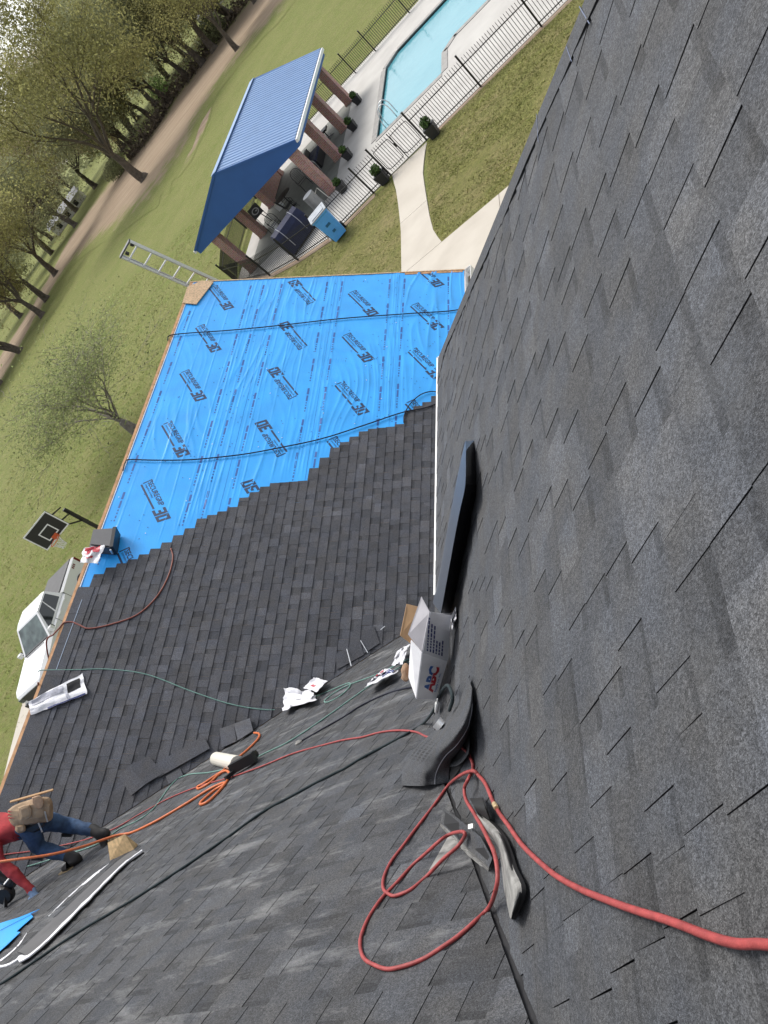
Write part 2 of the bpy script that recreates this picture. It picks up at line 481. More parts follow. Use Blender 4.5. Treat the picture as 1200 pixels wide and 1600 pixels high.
def make_shingles(fr, s_max, a_rng, clips, lift, rng, spread=.13, s_start=0.0, s_top=None):
    out = []; j = 0
    while True:
        s0 = s_start + j * EXPO
        if s0 > s_max: break
        a_lo, a_hi, end_fixed = a_rng(s0)
        j += 1
        if a_hi - a_lo < .03: continue
        # joints are set back from the open end
        a1 = a_hi if end_fixed else a_hi + rng.uniform(0, 1)
        lean = rng.uniform(-.0015, .0015)
        while a1 > a_lo:
            a0 = a1 - 1.0
            mb = MB(); x = a0; tooth = rng.random() < .5
            stone = 1 + rng.gauss(0, .05)
            while x < a1 - 1e-6:
                w = rng.uniform(.085, .235) if tooth else rng.uniform(.06, .19)
                x2 = min(a1, x + w)
                if a1 - x2 < .05: x2 = a1
                top = s0 + EXPO + .014
                sl = rng.uniform(-.004, .004) if tooth else 0
                poly = [(x, s0 + lean), (x2 - .0012, s0 + lean), (x2 - .0012 - sl, top), (x + sl, top)]
                lo, hi = max(a_lo, -1e9), a_hi
                poly = clip(clip(poly, -1, 0, -lo), 1, 0, hi)
                for c in clips(s0): poly = clip(poly, *c) if len(poly) >= 3 else poly
                if s_top is not None and len(poly) >= 3: poly = clip(poly, 0, 1, s_top)
                if len(poly) >= 3:
                    t = stone * (1 + rng.gauss(0, spread))
                    if rng.random() < .13: t *= 1.22
                    if tooth:
                        put_piece(mb, fr, poly, s0, .0100, .0036, lift, max(.6, t), True)
                    else:
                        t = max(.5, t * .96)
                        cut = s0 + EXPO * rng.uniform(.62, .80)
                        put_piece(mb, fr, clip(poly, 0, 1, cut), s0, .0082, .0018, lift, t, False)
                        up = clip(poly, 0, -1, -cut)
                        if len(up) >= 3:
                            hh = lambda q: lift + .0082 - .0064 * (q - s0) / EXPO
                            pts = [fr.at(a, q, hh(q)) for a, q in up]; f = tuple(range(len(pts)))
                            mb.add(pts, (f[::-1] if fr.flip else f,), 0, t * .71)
                x = x2; tooth = not tooth
            if mb.f:
                us = [to_px(mb.v[i]) for i in range(0, len(mb.v), max(1, len(mb.v) // 12))]
                ins = [u for u in us if u[2] > .1 and -5 < u[0] < 1205 and -5 < u[1] < 1605]
                sc = 0
                if ins:
                    us = [u for u in us if u[2] > .1]
                    c0 = sum(u[2] for u in us) / len(us)
                    ctr = fr.at((a0 + a1) / 2, s0, 0)
                    vis = abs((CAM - ctr).normalized().dot(fr.n))
                    sc = vis / c0 ** 2 * len(ins) / len(us)
                out.append((sc, mb))
            a1 = a0
    return out
rs = random.Random(21)
hipA = lambda d: (1, 1 / HYP, HIP_Y - d)
def clipsA(s0): return [hipA(.115), (-1, -1 / HYP, -(KA - EAVE_A) - .004)]
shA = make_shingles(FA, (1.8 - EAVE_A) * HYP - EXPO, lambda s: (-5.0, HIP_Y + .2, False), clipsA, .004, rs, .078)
def clipsC(s0):
    y = C_EAVE - s0 / HYP
    cs = [(1, 0, WALL_X)] if y - .12 > KA - WALL_X else [(1, -1 / HYP, KA - C_EAVE - .03)]
    if y > RT: cs.append((-1, -1 / HYP, KV - C_EAVE - .02))
    return cs
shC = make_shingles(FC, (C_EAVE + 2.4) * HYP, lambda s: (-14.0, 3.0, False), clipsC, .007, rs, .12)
STAIR = [(-.2, 5.75), (.12, 5.96), (.36, 6.25), (.80, 6.47), (1.10, 6.68), (1.46, 7.01), (1.59, 7.18), (2.0, 7.37), (2.12, 7.55), (2.53, 7.86), (3.02, 7.9), (3.15, 8.15), (3.45, 8.61), (3.93, 9.0), (4.43, 9.06), (4.58, 9.42), (4.9, 9.63), (5.08, 9.83), (5.6, 10.4)]
L_B = (EAVE_B - RIDGE_X) * HYP
def stair(q):
    for (q0, y0), (q1, y1) in zip(STAIR, STAIR[1:]):
        if q0 <= q <= q1: return y0 + (y1 - y0) * (q - q0) / (q1 - q0)
    return STAIR[-1][1]
def rngB(s):
    return (-2.0, stair(L_B - s - EXPO / 2), True)
def clipsB(s0): return [(-1, -1 / HYP, -(KV + EAVE_B) + .0 - .015)]
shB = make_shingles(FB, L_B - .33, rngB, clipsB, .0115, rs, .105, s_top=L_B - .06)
# smooth starter row along the ridge
mb = MB()
for k in range(9):
    y0, y1 = 1.75 + k * .47, 1.75 + (k + 1) * .47 - .003
    put_piece(mb, FB, [(y0, L_B - .30), (min(y1, 5.95), L_B - .30), (min(y1, 5.95), L_B - .055), (y0, L_B - .055)], L_B - .30, .014, .010, .0115, 1 + rs.gauss(0, .05), True, expo=.3)
mb.build('starter_strip', ['shingle_b', 'asphalt'], slopeB, tones=True)
allsh = [(sc, mb, slopeA, 'shingle') for sc, mb in shA] + [(sc, mb, slopeC, 'shingle_c') for sc, mb in shC] + [(sc, mb, slopeB, 'shingle_b') for sc, mb in shB]
allsh.sort(key=lambda t: -t[0])
for sc, mb, par, mt_ in allsh[:300]:
    mb.build('shingle', [mt_, 'asphalt'], par, tones=True)
for par, mt_ in ((slopeA, 'shingle'), (slopeB, 'shingle_b'), (slopeC, 'shingle_c')):
    big = MB()
    for sc, mb, p_, _m in allsh[300:]:
        if p_ is par:
            o = len(big.v); big.v += mb.v; big.f += [tuple(o + i for i in f) for f in mb.f]; big.m += mb.m; big.t += mb.t
    big.build('shingle_courses', [mt_, 'asphalt'], par, tones=True, kind='stuff')
# hip strip folded over from the far side: wavering edge, dark crack
b = MB(); rr = random.Random(5)
n_ = 60; inner, outer = [], []
for i in range(n_ + 1):
    s = i / n_ * 5.9
    w = .135 + .030 * mnoise.noise((s * 1.7, 3.1, 0)) + .012 * mnoise.noise((s * 7, 9.1, 0))
    if i < 4: w += (4 - i) * .05
    a_edge = HIP_Y - s / HYP
    lift = .0165 + .007 * mnoise.noise((s * 2.3, 0, 4))
    outer.append(FA.at(a_edge + .015, s, .012)); inner.append((FA.at(a_edge - w, s, lift), FA.at(a_edge - w, s, lift - .013)))
for i in range(n_):
    b.add((outer[i], outer[i + 1], inner[i + 1][0], inner[i][0]), ((0, 1, 2, 3),), 0, 1 + .06 * math.sin(i // 5 * 2.3))
    b.add((inner[i][0], inner[i + 1][0], inner[i + 1][1], inner[i][1]), ((0, 1, 2, 3),), 1, 1)
b.build('hip_strip', ['shingle', 'asphalt'], house, tones=True)
# other slopes' shingle skins (only seen if one walks round)
b = MB()
for k in range(39):
    s = k * EXPO
    x0, x1 = LE + s / HYP, LE + (s + EXPO) / HYP
    z0, z1 = zR + M * (x0 - RIDGE_X), zR + M * (x1 - RIDGE_X)
    yb = lambda x: RT + (RIDGE_X - x)
    if x1 > RIDGE_X - .03: break
    b.add(((x0, yb(x0), z0 + .012), (x0, RAKE_Y, z0 + .012), (x1, RAKE_Y, z1 + .004), (x1, yb(x1), z1 + .004)), ((3, 2, 1, 0),), 0, 1 + rr.gauss(0, .06))
b.build('shingle_courses', ['shingle'], house, tones=True, kind='stuff')

# ---- edges of the roof
b = MB(); e0 = Vector((EAVE_A - .012, 2.98, zA(EAVE_A) + .008)); e1 = Vector((EAVE_A - .012, HIP_Y + .03, zA(EAVE_A) + .008))
b.bar(e0, e1, .016, .010); b.bar(e0 - Vector((.006, 0, .035)), e1 - Vector((.006, 0, .035)), .006, .075)
b.bar(e1 + Vector((-.012, -.004, 0)), e1 + Vector((.55, -.004, 0)), .016, .010)
b.build('drip_edge', 'white_metal', house)
b = MB(); g0, g1 = C_EAVE, RAKE_Y + .05; zg = zB(EAVE_B) - .02
for dx, w, h, dz in ((.02, .008, .12, -.06), (.15, .008, .12, -.06), (.085, .13, .006, -.12)):
    b.box((EAVE_B + dx, (g0 + g1) / 2, zg + dz), w, g1 - g0, h)
b.box((EAVE_B + .085, g1, zg - .06), .138, .008, .12)
b.build('gutter', 'white_metal', house)
b = MB()
for k in range(5): b.box((EAVE_B + .085, g1 - .3 - k * .33, zg - .10), .10, .25, .035 + .01 * (k % 2))
b.build('gutter_debris', mat('leaf_litter', (.10, .085, .06), .9, .5, 30, .4), house)
b = MB(); b.bar((RIDGE_X + .035, RT - .2, zR - .02), (RIDGE_X + .035, RAKE_Y - .02, zR - .02), .042, .022, up=nB)
b.build('ridge_board', 'wood', house)
b = MB(); b.bar((RIDGE_X + .064, RT - .2, zB(RIDGE_X + .064) + .014), (RIDGE_X + .064, RAKE_Y - .02, zB(RIDGE_X + .064) + .014), .014, .006, up=nB)
b.build('ridge_tape', 'white_film', house)
b = MB(); b.bar((RIDGE_X - .012, RT - .2, zR - .022), (RIDGE_X - .012, RAKE_Y - .02, zR - .022), .022, .02, up=(-M, 0, 1))
b.build('ridge_board', 'plywood', house)
b = MB(); b.bar(FB.at(RAKE_Y + .012, -.02, -.05), FB.at(RAKE_Y + .012, L_B, -.05), .024, .14, up=nB)
b.build('rake_board', 'plywood', house)
b = MB(); b.bar(FB.at(RAKE_Y - .03, .02, .006), FB.at(RAKE_Y - .03, 1.15, .006), .07, .010, up=nB)
b.build('sheathing_edge', 'wood', house)

# ---- blue underlayment: four lapped strips with wrinkles
SEAMF = ((1.41, (-.16, -.07, .0, .10, .18, .27)), (1.80, (.08, .16, .26)), (3.03, (-.12, -.05, .06, .13)), (4.26, (-.16, -.09, -.04, .07)), (.3, (0, .35, .7)), (2.3, (0, .3)), (5.2, (0,)))
def wrinkle(q, y):
    n1 = mnoise.noise((q * .9, y * .55, 1.3))
    u = q * 6.5 + n1 * 2.6 + y * .25
    r1 = 1 - abs(mnoise.noise((u, y * .35, 7.7))) * 2.2
    r2 = 1 - abs(mnoise.noise((q * 3 + y * 1.6 + n1 * 2, y * .9 - q * .8, 2.1))) * 2.6
    m1 = max(0, mnoise.noise((q * .7, y * .4, 11.0)) + .35)
    m2 = max(0, mnoise.noise((q * .8 + 4, y * .6, 5.0)) + .15)
    k = max(0.0, min(1.0, (y - stair(q) - .02) / .35))
    sm = 0.0
    for qs, ofs in SEAMF:
        for j, o in enumerate(ofs):
            wv_ = .030 * mnoise.noise((y * .55 + j * 3.7, qs, 2.0))
            d_ = (q - qs - o - wv_) / .011
            if abs(d_) < 3: sm += math.exp(-d_ * d_) * (.45 + .55 * mnoise.noise((y * .8, j * 5.1, qs)))
    r1 += 0
    return .0028 + k * (.0150 * max(0, r1) ** 3 * m1 + .0110 * max(0, r2) ** 4 * m2 + .0016 * mnoise.noise((q * 5, y * 3, 0)) + .0085 * max(0, sm))
STRIPS = [(.075, 1.80), (1.72, 3.03), (2.95, 4.262), (4.18, L_B + .01)]
def sheet_h(i, q, y):
    q0, q1 = STRIPS[i]
    e = max(0, 1 - (q1 - q) / .12)
    return min(.019, wrinkle(q, y)) + .0035 * e * (i < 3)
def FBq(q, y, h): return FB.at(y, L_B - q, h)
sheets = []
for i, (q0, q1) in enumerate(STRIPS):
    nq = int((q1 - q0) / .0125); rows = []
    ya_all = max(RT, stair(q0) - .45)
    yend = RAKE_Y - (.015 if i == 3 else -.012)
    ny = int((yend - ya_all) / .055)
    for a in range(nq + 1):
        q = q0 + (q1 - q0) * a / nq
        ya = max(RT + .02, stair(q) - .45)
        rows.append([FBq(q, ya + (yend - ya) * k / ny, sheet_h(i, q, ya + (yend - ya) * k / ny)) for k in range(ny + 1)])
    b = MB(); b.grid(rows)
    last = rows[-1]
    b.grid([last, [p - nB * .005 for p in last]])
    sh_ = b.build('underlayment_sheet', 'blue', house, smooth=True)
    sheets.append(sh_)
# fold line in the top sheet
# printed marks
T_NAME = text_mesh('SECUREGRIP', .116, .0022, .90)
def blocks(rects, shear=.16):
    vs_, fs = [], []
    for x0, x1, y0, y1 in rects:
        n = max(1, int((x1 - x0) / .05)); o = len(vs_)
        for k in range(n + 1):
            x = x0 + (x1 - x0) * k / n; vs_ += [(x + y0 * shear, y0), (x + y1 * shear, y1)]
        fs += [(o + 2 * k, o + 2 * k + 2, o + 2 * k + 3, o + 2 * k + 1) for k in range(n)]
    return vs_, fs
S_, W_, H_ = .042, .126, .205
T_30 = blocks([(0, W_, 0, S_), (0, W_, H_ - S_, H_), (.03, W_, H_ / 2 - S_ / 2, H_ / 2 + S_ / 2), (W_ - S_, W_, S_, H_ / 2 - S_ / 2), (W_ - S_, W_, H_ / 2 + S_ / 2, H_ - S_),
               (W_ + .016, 2 * W_ + .016, 0, S_), (W_ + .016, 2 * W_ + .016, H_ - S_, H_), (W_ + .016, W_ + .016 + S_, S_, H_ - S_), (2 * W_ + .016 - S_, 2 * W_ + .016, S_, H_ - S_)])
T_SM = text_mesh('SYNTHETIC ROOFING', .034, .0004, 1.0)
def place_text(mb, tm, q, y, ang, ox, oy, i, sc=1.0, lift=.0022):
    d = (math.cos(ang), math.sin(ang)); up = (-d[1], d[0])
    pts = []
    for x_, y_ in tm[0]:
        X, Y = ox + x_ * sc, oy + y_ * sc
        qq, yy = q + d[0] * X + up[0] * Y, y + d[1] * X + up[1] * Y
        pts.append(FBq(qq, yy, sheet_h(i, max(STRIPS[i][0], min(STRIPS[i][1], qq)), yy) + lift))
    ok = [FB.O.y * 0 + p.y < RAKE_Y - .02 for p in pts]
    mb.add(pts, [f for f in tm[1] if all(ok[k] for k in f)])
def rect_tm(x0, x1, y0, y1, n=6):
    vs_ = []; fs = []
    for k in range(n + 1): vs_ += [(x0 + (x1 - x0) * k / n, y0), (x0 + (x1 - x0) * k / n, y1)]
    for k in range(n): fs.append((2 * k, 2 * k + 2, 2 * k + 3, 2 * k + 1))
    return vs_, fs
ANG = math.atan2(-.80, .52)
def logo(i, q, y, flip):
    b = MB()
    a = ANG
    if flip: q, y, a = q + .52, y - .80, ANG + math.pi
    place_text(b, T_NAME, q, y, a, .035, .035, i)
    place_text(b, T_30, q, y, a, .645, -.10, i)
    place_text(b, T_SM, q, y, a, .05, -.012, i)
    place_text(b, rect_tm(.02, .62, -.075, -.045), q, y, a, 0, 0, i)
    place_text(b, rect_tm(.0, .018, -.03, .12, 2), q, y, a, 0, 0, i)
    place_text(b, rect_tm(.0, .05, .105, .125, 2), q, y, a, 0, 0, i)
    b.build('printed_lettering', 'print', sheets[i])
for i, q, ys, fl in ((0, .49, (13.26, 11.96, 10.62, 9.28, 7.94, 6.60), False), (1, 2.11, (13.38, 11.99, 10.65, 9.29, 7.95), True),
                     (2, 3.33, (12.87, 11.52, 10.16, 8.81), False), (3, 4.55, (13.72, 12.37, 11.01, 9.64), False)):
    for y in ys:
        if stair(q + .2) < y - .1:
            logo(i, q, y, fl)
rp = random.Random(3)
for i, q in ((0, .22), (0, 1.30), (0, 1.56), (1, 1.93), (1, 2.84), (2, 3.14), (2, 4.08), (3, 4.37), (3, 5.22)):
    b = MB(); y = RAKE_Y - .2
    while y > stair(q) + .2:
        # two words and a small line, then a gap
        for ln, h_ in ((rp.uniform(.12, .16), .026), (rp.uniform(.14, .2), .022), (.03, .016), (.03, .016), (.05, .016), (.03, .016)):
            place_text(b, rect_tm(0, ln, -h_ / 2 * 1.3, h_ / 2 * 1.3, 3), q, y, -math.pi / 2, 0, 0, i)
            y -= ln + .03
        y -= .16
    if b.f: b.build('printed_line', 'print_faint', sheets[i], kind='stuff')
b = MB()
for k in range(230):
    q = rp.uniform(.15, 5.2); y = rp.uniform(stair(q) + .1, RAKE_Y - .05)
    i = max(j for j in range(4) if STRIPS[j][0] <= q) if True else 0
    i = [j for j in range(4) if STRIPS[j][0] <= q <= STRIPS[j][1]][0]
    c = FBq(q, y, sheet_h(i, q, y) + .003)
    b.lathe(c, [(.009, 0), (.008, .002)], 7, nB)
b.build('cap_nails', 'print_faint', house, kind='stuff')
b = MB()
for k in range(26):
    q = rp.uniform(.15, 5.2); y = rp.uniform(stair(q) + .1, RAKE_Y - .05)
    b.lathe(FBq(q, y, .012), [(.009, 0), (.008, .003)], 6, nB)
b.build('white_chips', 'white_metal', house, kind='stuff')
# chalk line snapped beside the ridge
b = MB(); p0, p1 = PB(128, 937, .026), PB(88, 1046, .026)
b.tube([p0.lerp(p1, t / 10) for t in range(11)], .004, 4)
b.build('chalk_line', mat('chalk', (.5, .6, .75), .9), house)
b = MB()
for u0, v0, u1, v1 in ((885, 73, 893, 96), (905, 10, 921, 37), (838, 178, 841, 222)):
    b.bar(PA(u0, v0, .016), PA(u1, v1, .016), .0035, .001, up=nA)
b.build('chalk_marks', mat('blue_chalk', (.16, .19, .27), .9), house, kind='stuff')
# ================================================================ GROUND, ROAD, PATHS, POOL
def grass_mat(name, c1, c2, c3, fine=55, patch=.16, dirt=None):
    m, t, b = new_mat(name)
    N, L = t.nodes, t.links
    geo = N.new('ShaderNodeNewGeometry'); P = geo.outputs['Position']
    def nz(sc, det=6, rough=.6, st=None):
        n = N.new('ShaderNodeTexNoise'); n.inputs['Scale'].default_value = sc; n.inputs['Detail'].default_value = det; n.inputs['Roughness'].default_value = rough
        src = P
        if st:
            mp = N.new('ShaderNodeMapping'); mp.inputs['Scale'].default_value = st; mp.inputs['Rotation'].default_value = (0, 0, .7); L.new(P, mp.inputs[0]); src = mp.outputs[0]
        L.new(src, n.inputs['Vector']); return n.outputs['Fac']
    def ramp(x, lo, hi):
        r = N.new('ShaderNodeMapRange'); r.inputs[1].default_value = lo; r.inputs[2].default_value = hi; L.new(x, r.inputs[0]); return r.outputs[0]
    def mix(f, a, c, blend='MIX'):
        x = N.new('ShaderNodeMix'); x.data_type = 'RGBA'; x.blend_type = blend
        if isinstance(f, float): x.inputs[0].default_value = f
        else: L.new(f, x.inputs[0])
        for k, v in ((6, a), (7, c)):
            if isinstance(v, tuple): x.inputs[k].default_value = v + (1,)
            else: L.new(v, x.inputs[k])
        return x.outputs[2]
    big = mix(ramp(nz(patch, 8, .65), .38, .62), c1, c2)
    mid = mix(ramp(nz(1.1, 8, .7, (1, 2.2, 1)), .42, .70), big, c3)
    dk = mix(ramp(nz(fine * .16, 5, .75), .3, .7), (.62, .62, .62), (1.3, 1.3, 1.25))
    fn = mix(ramp(nz(fine, 4, .75), .3, .7), (.45, .45, .42), (1.5, 1.5, 1.4))
    c = mix(1.0, mix(1.0, mid, dk, 'MULTIPLY'), fn, 'MULTIPLY')
    if dirt:
        at = N.new('ShaderNodeAttribute'); at.attribute_name = 'edge'
        dc = mix(ramp(nz(.09, 7, .7, (1, 6, 1)), .35, .65), dirt[0], dirt[1])
        dc = mix(ramp(nz(1.6, 6, .7), .3, .75), dc, dirt[2])
        ad = N.new('ShaderNodeMath'); ad.operation = 'ADD'; L.new(at.outputs['Fac'], ad.inputs[0])
        ns = N.new('ShaderNodeMath'); ns.operation = 'MULTIPLY_ADD'; L.new(nz(.35, 9, .72), ns.inputs[0]); ns.inputs[1].default_value = 1.8; ns.inputs[2].default_value = -.8
        L.new(ns.outputs[0], ad.inputs[1])
        c = mix(ramp(ad.outputs[0], .40, .78), c, dc)
    L.new(c, b.inputs['Base Color']); b.inputs['Roughness'].default_value = .95; b.inputs['Specular IOR Level'].default_value = .15
    bp = N.new('ShaderNodeBump'); bp.inputs['Strength'].default_value = .8; bp.inputs['Distance'].default_value = .06
    L.new(nz(fine * .6, 4, .8), bp.inputs['Height']); L.new(bp.outputs[0], b.inputs['Normal'])
    return m
MT['lawn'] = grass_mat('lawn_grass', (.155, .192, .050), (.200, .220, .074), (.240, .222, .105))
MT['track'] = grass_mat('dirt_track', (.155, .192, .050), (.200, .220, .074), (.240, .222, .105), dirt=((.23, .165, .115), (.40, .325, .235), (.30, .225, .155)))
MT['lawn_dry'] = grass_mat('dry_lawn_grass', (.185, .182, .064), (.255, .220, .110), (.145, .158, .048), fine=45, patch=.5)
MT['dirt'] = mat('bare_dirt', (.24, .165, .11), .95, 0, .8, .4, bscale=6, col2=(.34, .265, .19))
MT['concrete'] = mat('pale_concrete', (.44, .40, .335), .85, 0, .9, .12, bscale=60, col2=(.51, .47, .40))
MT['deck_concrete'] = mat('pool_deck_concrete', (.42, .405, .375), .85, 0, .7, .12, bscale=60, col2=(.50, .485, .45))
MT['coping'] = mat('grey_pool_coping', (.30, .29, .27), .8, .12, 6)
MT['water'] = None
def xy(*pts): return [PZ(u, v) for u, v in pts]
def slab(name, pts, z0, z1, mt, **kw):
    b = MB(); b.prism([(p[0], p[1], z0) for p in pts], (0, 0, 1), z1 - z0)
    return b.build(name, mt, **kw)
# ground: one sheet to the horizon, finer near the house
xs = [-2500, -1200, -700, -450, -320, -240, -180, -140, -110, -90, -70, -55, -45, -38, -32, -26, -20, -14, -8, -2, 4, 10, 30, 80, 200, 600, 2000]
ys = [-2000, -400, -80, -20, -6, 2, 8, 14, 20, 26, 32, 40, 47, 62, 76, 92, 110, 130, 160, 200, 260, 340, 460, 700, 1200, 3000]
POOL = [(-12.25, 34.1), (-8.4, 34.1), (-8.4, 36.3), (-7.75, 36.95), (3.0, 36.95), (3.0, 42.9), (-11.5, 42.9), (-12.25, 42.1)]
b = MB()
rows = [[(x, y, -.02) for x in xs] for y in ys]
hole = lambda i, j: xs[j] >= -14 and xs[j + 1] <= 4 and ys[i] >= 32 and ys[i + 1] <= 47.1
o = len(b.v)
for r in rows: b.v += [Vector(p) for p in r]
for i in range(len(ys) - 1):
    for j in range(len(xs) - 1):
        if not hole(i, j):
            b.f.append((i * len(xs) + j, i * len(xs) + j + 1, (i + 1) * len(xs) + j + 1, (i + 1) * len(xs) + j)); b.m.append(0); b.t.append(1)
ground = b.build('ground', 'lawn', kind='structure')
# pool deck around the water (deck sheet with the pool cut out, built from strips)
FENCE_F = [Vector(p) for p in ((2.0, 29.9, 0), (-3.9, 29.5, 0), (-6.54, 29.35, 0), (-9.13, 29.15, 0))]
FENCE_L = [Vector(p) for p in ((-11.0, 29.06, 0), (-11.94, 28.95, 0), (-14.43, 28.6, 0), (-16.64, 29.44, 0), (-18.9, 30.7, 0), (-22.2, 33.6, 0))]
b = MB()
def strip(pts):
    b.prism([(p[0], p[1], -.30) for p in pts], (0, 0, 1), .325)
Y0 = 29.25
strip([(-22.3, 33.75), (-18.9, 30.85), (-16.6, 29.6), (-14.43, 28.78), (-13.5, 28.95), (-13.5, 47.2), (-22.3, 47.2)])
strip([(-13.5, 28.95), (-12.25, 29.1), (-12.25, 47.2), (-13.5, 47.2)])
strip([(-12.25, 29.1), (-9.1, 29.3), (3.0, 30.0), (3.0, 34.1), (-12.25, 34.1)])
strip([(-8.4, 34.1), (3.0, 34.1), (3.0, 36.95), (-7.75, 36.95), (-8.4, 36.3)])
strip([(-12.25, 42.1), (-11.5, 42.9), (3, 42.9), (3, 47.2), (-12.25, 47.2)])
deck_ob = b.build('pool_deck', 'deck_concrete', kind='structure')
slab('pool_deck_edge', [(-22.6, 33.7), (-18.9, 30.5), (-16.6, 29.25), (-14.43, 28.4), (-11.9, 28.65), (-11.9, 28.95), (-14.43, 28.78), (-16.6, 29.6), (-18.9, 30.85), (-22.3, 33.95)], -.1, .004, 'dirt', kind='structure')
slab('pool_deck_edge', [(-9.0, 28.9), (3.0, 29.55), (3.0, 29.98), (-9.0, 29.30)], -.1, .004, 'dirt', kind='structure')
# pool: shell and water
pool = thing('swimming_pool', 'light blue swimming pool with grey coping behind the black fence', 'pool', (-9, 38, 0))
MT['shell'] = mat('pale_pool_plaster', (.30, .58, .64), .6, .06, 1.5)
m_, t_, b_ = new_mat('pool_water'); MT['water'] = m_
b_.inputs['Base Color'].default_value = (.17, .44, .50, 1); b_.inputs['Roughness'].default_value = .04; b_.inputs['IOR'].default_value = 1.33
n1 = t_.nodes.new('ShaderNodeTexNoise'); n1.inputs['Scale'].default_value = .8; n1.inputs['Detail'].default_value = 3
g1 = t_.nodes.new('ShaderNodeNewGeometry'); t_.links.new(g1.outputs['Position'], n1.inputs['Vector'])
mx1 = t_.nodes.new('ShaderNodeMix'); mx1.data_type = 'RGBA'; mx1.inputs[6].default_value = (.085, .29, .35, 1); mx1.inputs[7].default_value = (.135, .37, .42, 1)
t_.links.new(n1.outputs['Fac'], mx1.inputs[0]); t_.links.new(mx1.outputs[2], b_.inputs['Base Color'])
n2 = t_.nodes.new('ShaderNodeTexNoise'); n2.inputs['Scale'].default_value = 3.2; n2.inputs['Detail'].default_value = 3
t_.links.new(g1.outputs['Position'], n2.inputs['Vector'])
bp1 = t_.nodes.new('ShaderNodeBump'); bp1.inputs['Strength'].default_value = .25; bp1.inputs['Distance'].default_value = .05
t_.links.new(n2.outputs['Fac'], bp1.inputs['Height']); t_.links.new(bp1.outputs[0], b_.inputs['Normal'])
b = MB(); b.add([(x, y, -.07) for x, y in POOL], (tuple(range(len(POOL))),)); b.build('water', 'water', pool)
b = MB(); k = len(POOL)
b.add([(x, y, .0) for x, y in POOL] + [(x, y, -1.4) for x, y in POOL], [(i, (i + 1) % k, k + (i + 1) % k, k + i) for i in range(k)] + [tuple(range(k, 2 * k))])
b.build('basin', 'shell', pool)
for i in range(k):
    p, q = Vector(POOL[i] + (0,)), Vector(POOL[(i + 1) % k] + (0,))
    d = (q - p).normalized(); nrm = Vector((d.y, -d.x, 0)); ln = (q - p).length
    cnt = max(1, int(ln / .6))
    for c in range(cnt):
        a0, a1 = p + d * (ln * c / cnt + .006), p + d * (ln * (c + 1) / cnt - .006)
        mb = MB(); mb.prism([a0 - nrm * .03 + Vector((0, 0, -.005)), a1 - nrm * .03 + Vector((0, 0, -.005)), a1 + nrm * .30 + Vector((0, 0, -.005)), a0 + nrm * .30 + Vector((0, 0, -.005))][::-1], (0, 0, 1), .055)
        mb.build('coping_stone', 'coping', pool)
b = MB()
for dy in (0, .45):
    c = PZ(612, 192) + Vector((0, dy, 0))
    b.tube(spline([c + Vector((.35, 0, .02)), c + Vector((.35, 0, .6)), c + Vector((.2, 0, .85)), c + Vector((-.1, 0, .75)), c + Vector((-.3, 0, .3)), c + Vector((-.32, 0, -.2))], 5), .022, 8)
b.build('handrail', 'alu', pool, smooth=True)
# dirt track under the trees
def band(name, low, high, z, mt):
    b = MB(); n = 60
    lo = spline([PZ(u, v) for u, v in low], 12); hi = spline([PZ(u, v) for u, v in high], 12)
    n = min(len(lo), len(hi)); rows = []
    for i in range(n):
        a, c = lo[i], hi[i]
        j1, j2 = mnoise.noise((i * .35, 1, 0)) * .12, mnoise.noise((i * .35, 8, 0)) * .12
        p, q = a.lerp(c, -.45 + j1), a.lerp(c, 1.45 + j2)
        rows.append([Vector((*(p.lerp(q, t / 8)).xy, z)) for t in range(9)])
    b.grid(rows)
    ob = b.build(name, mt, kind='structure')
    at = ob.data.attributes.new('edge', 'FLOAT', 'POINT')
    at.data.foreach_set('value', [min(1, (4 - abs(t - 4)) / 2.6) * min(1, i / 3, (n - 1 - i) / 3) for i in range(n) for t in range(9)])
    return ob
band('dirt_road', [(-60, 690), (0, 592), (48, 505), (110, 402), (205, 312), (262, 245), (330, 130), (436, 0), (520, -100)],
     [(-60, 655), (0, 562), (62, 462), (112, 372), (180, 282), (240, 212), (312, 108), (400, -5), (470, -95)], .012, 'track')
band('dirt_patch', [(205, 335), (218, 322), (240, 300), (262, 270), (300, 230), (330, 175)], [(203, 318), (222, 295), (245, 262), (275, 222), (310, 180), (335, 150)], .006, 'track')
# concrete walk and patio behind the wing
walk = [(613, 275), (620, 300), (624, 330), (627, 362), (628, 440)]
walk_r = [(668, 220), (663, 245), (661, 272), (666, 305), (671, 335), (678, 362), (691, 379)]
pts = [PZ(*q) for q in walk] + [Vector((-9.9, 20.5, 0)), Vector((-8.4, 20.5, 0))] + [PZ(*q) for q in reversed(walk_r)]
b = MB()
yl = [29.05, 27.2, 25.2, 23.0, 21.35]
ll = [PZ(*q) for q in walk]; lr = [PZ(*q) for q in walk_r]
def xat(line, y):
    for p, q in zip(line, line[1:]):
        if (p.y - y) * (q.y - y) <= 0 and abs(p.y - q.y) > 1e-6: return p.x + (q.x - p.x) * (y - p.y) / (q.y - p.y)
    return line[0].x if abs(line[0].y - y) < abs(line[-1].y - y) else line[-1].x
walk_ob = thing('garden_path', 'x', 'path'); 
del walk_ob['label']; del walk_ob['category']; walk_ob['kind'] = 'structure'
def slabpart(lpts, rpts, nm='paving_slab'):
    mb = MB(); poly = list(lpts) + list(reversed(rpts))
    mb.prism([(p.x, p.y, -.08) for p in poly][::-1], (0, 0, 1), .10); mb.build(nm, 'concrete', walk_ob)
def side(line, y1, y0, n=6): return [Vector((xat(line, y1 + (y0 - y1) * k / n), y1 + (y0 - y1) * k / n, 0)) for k in range(n + 1)]
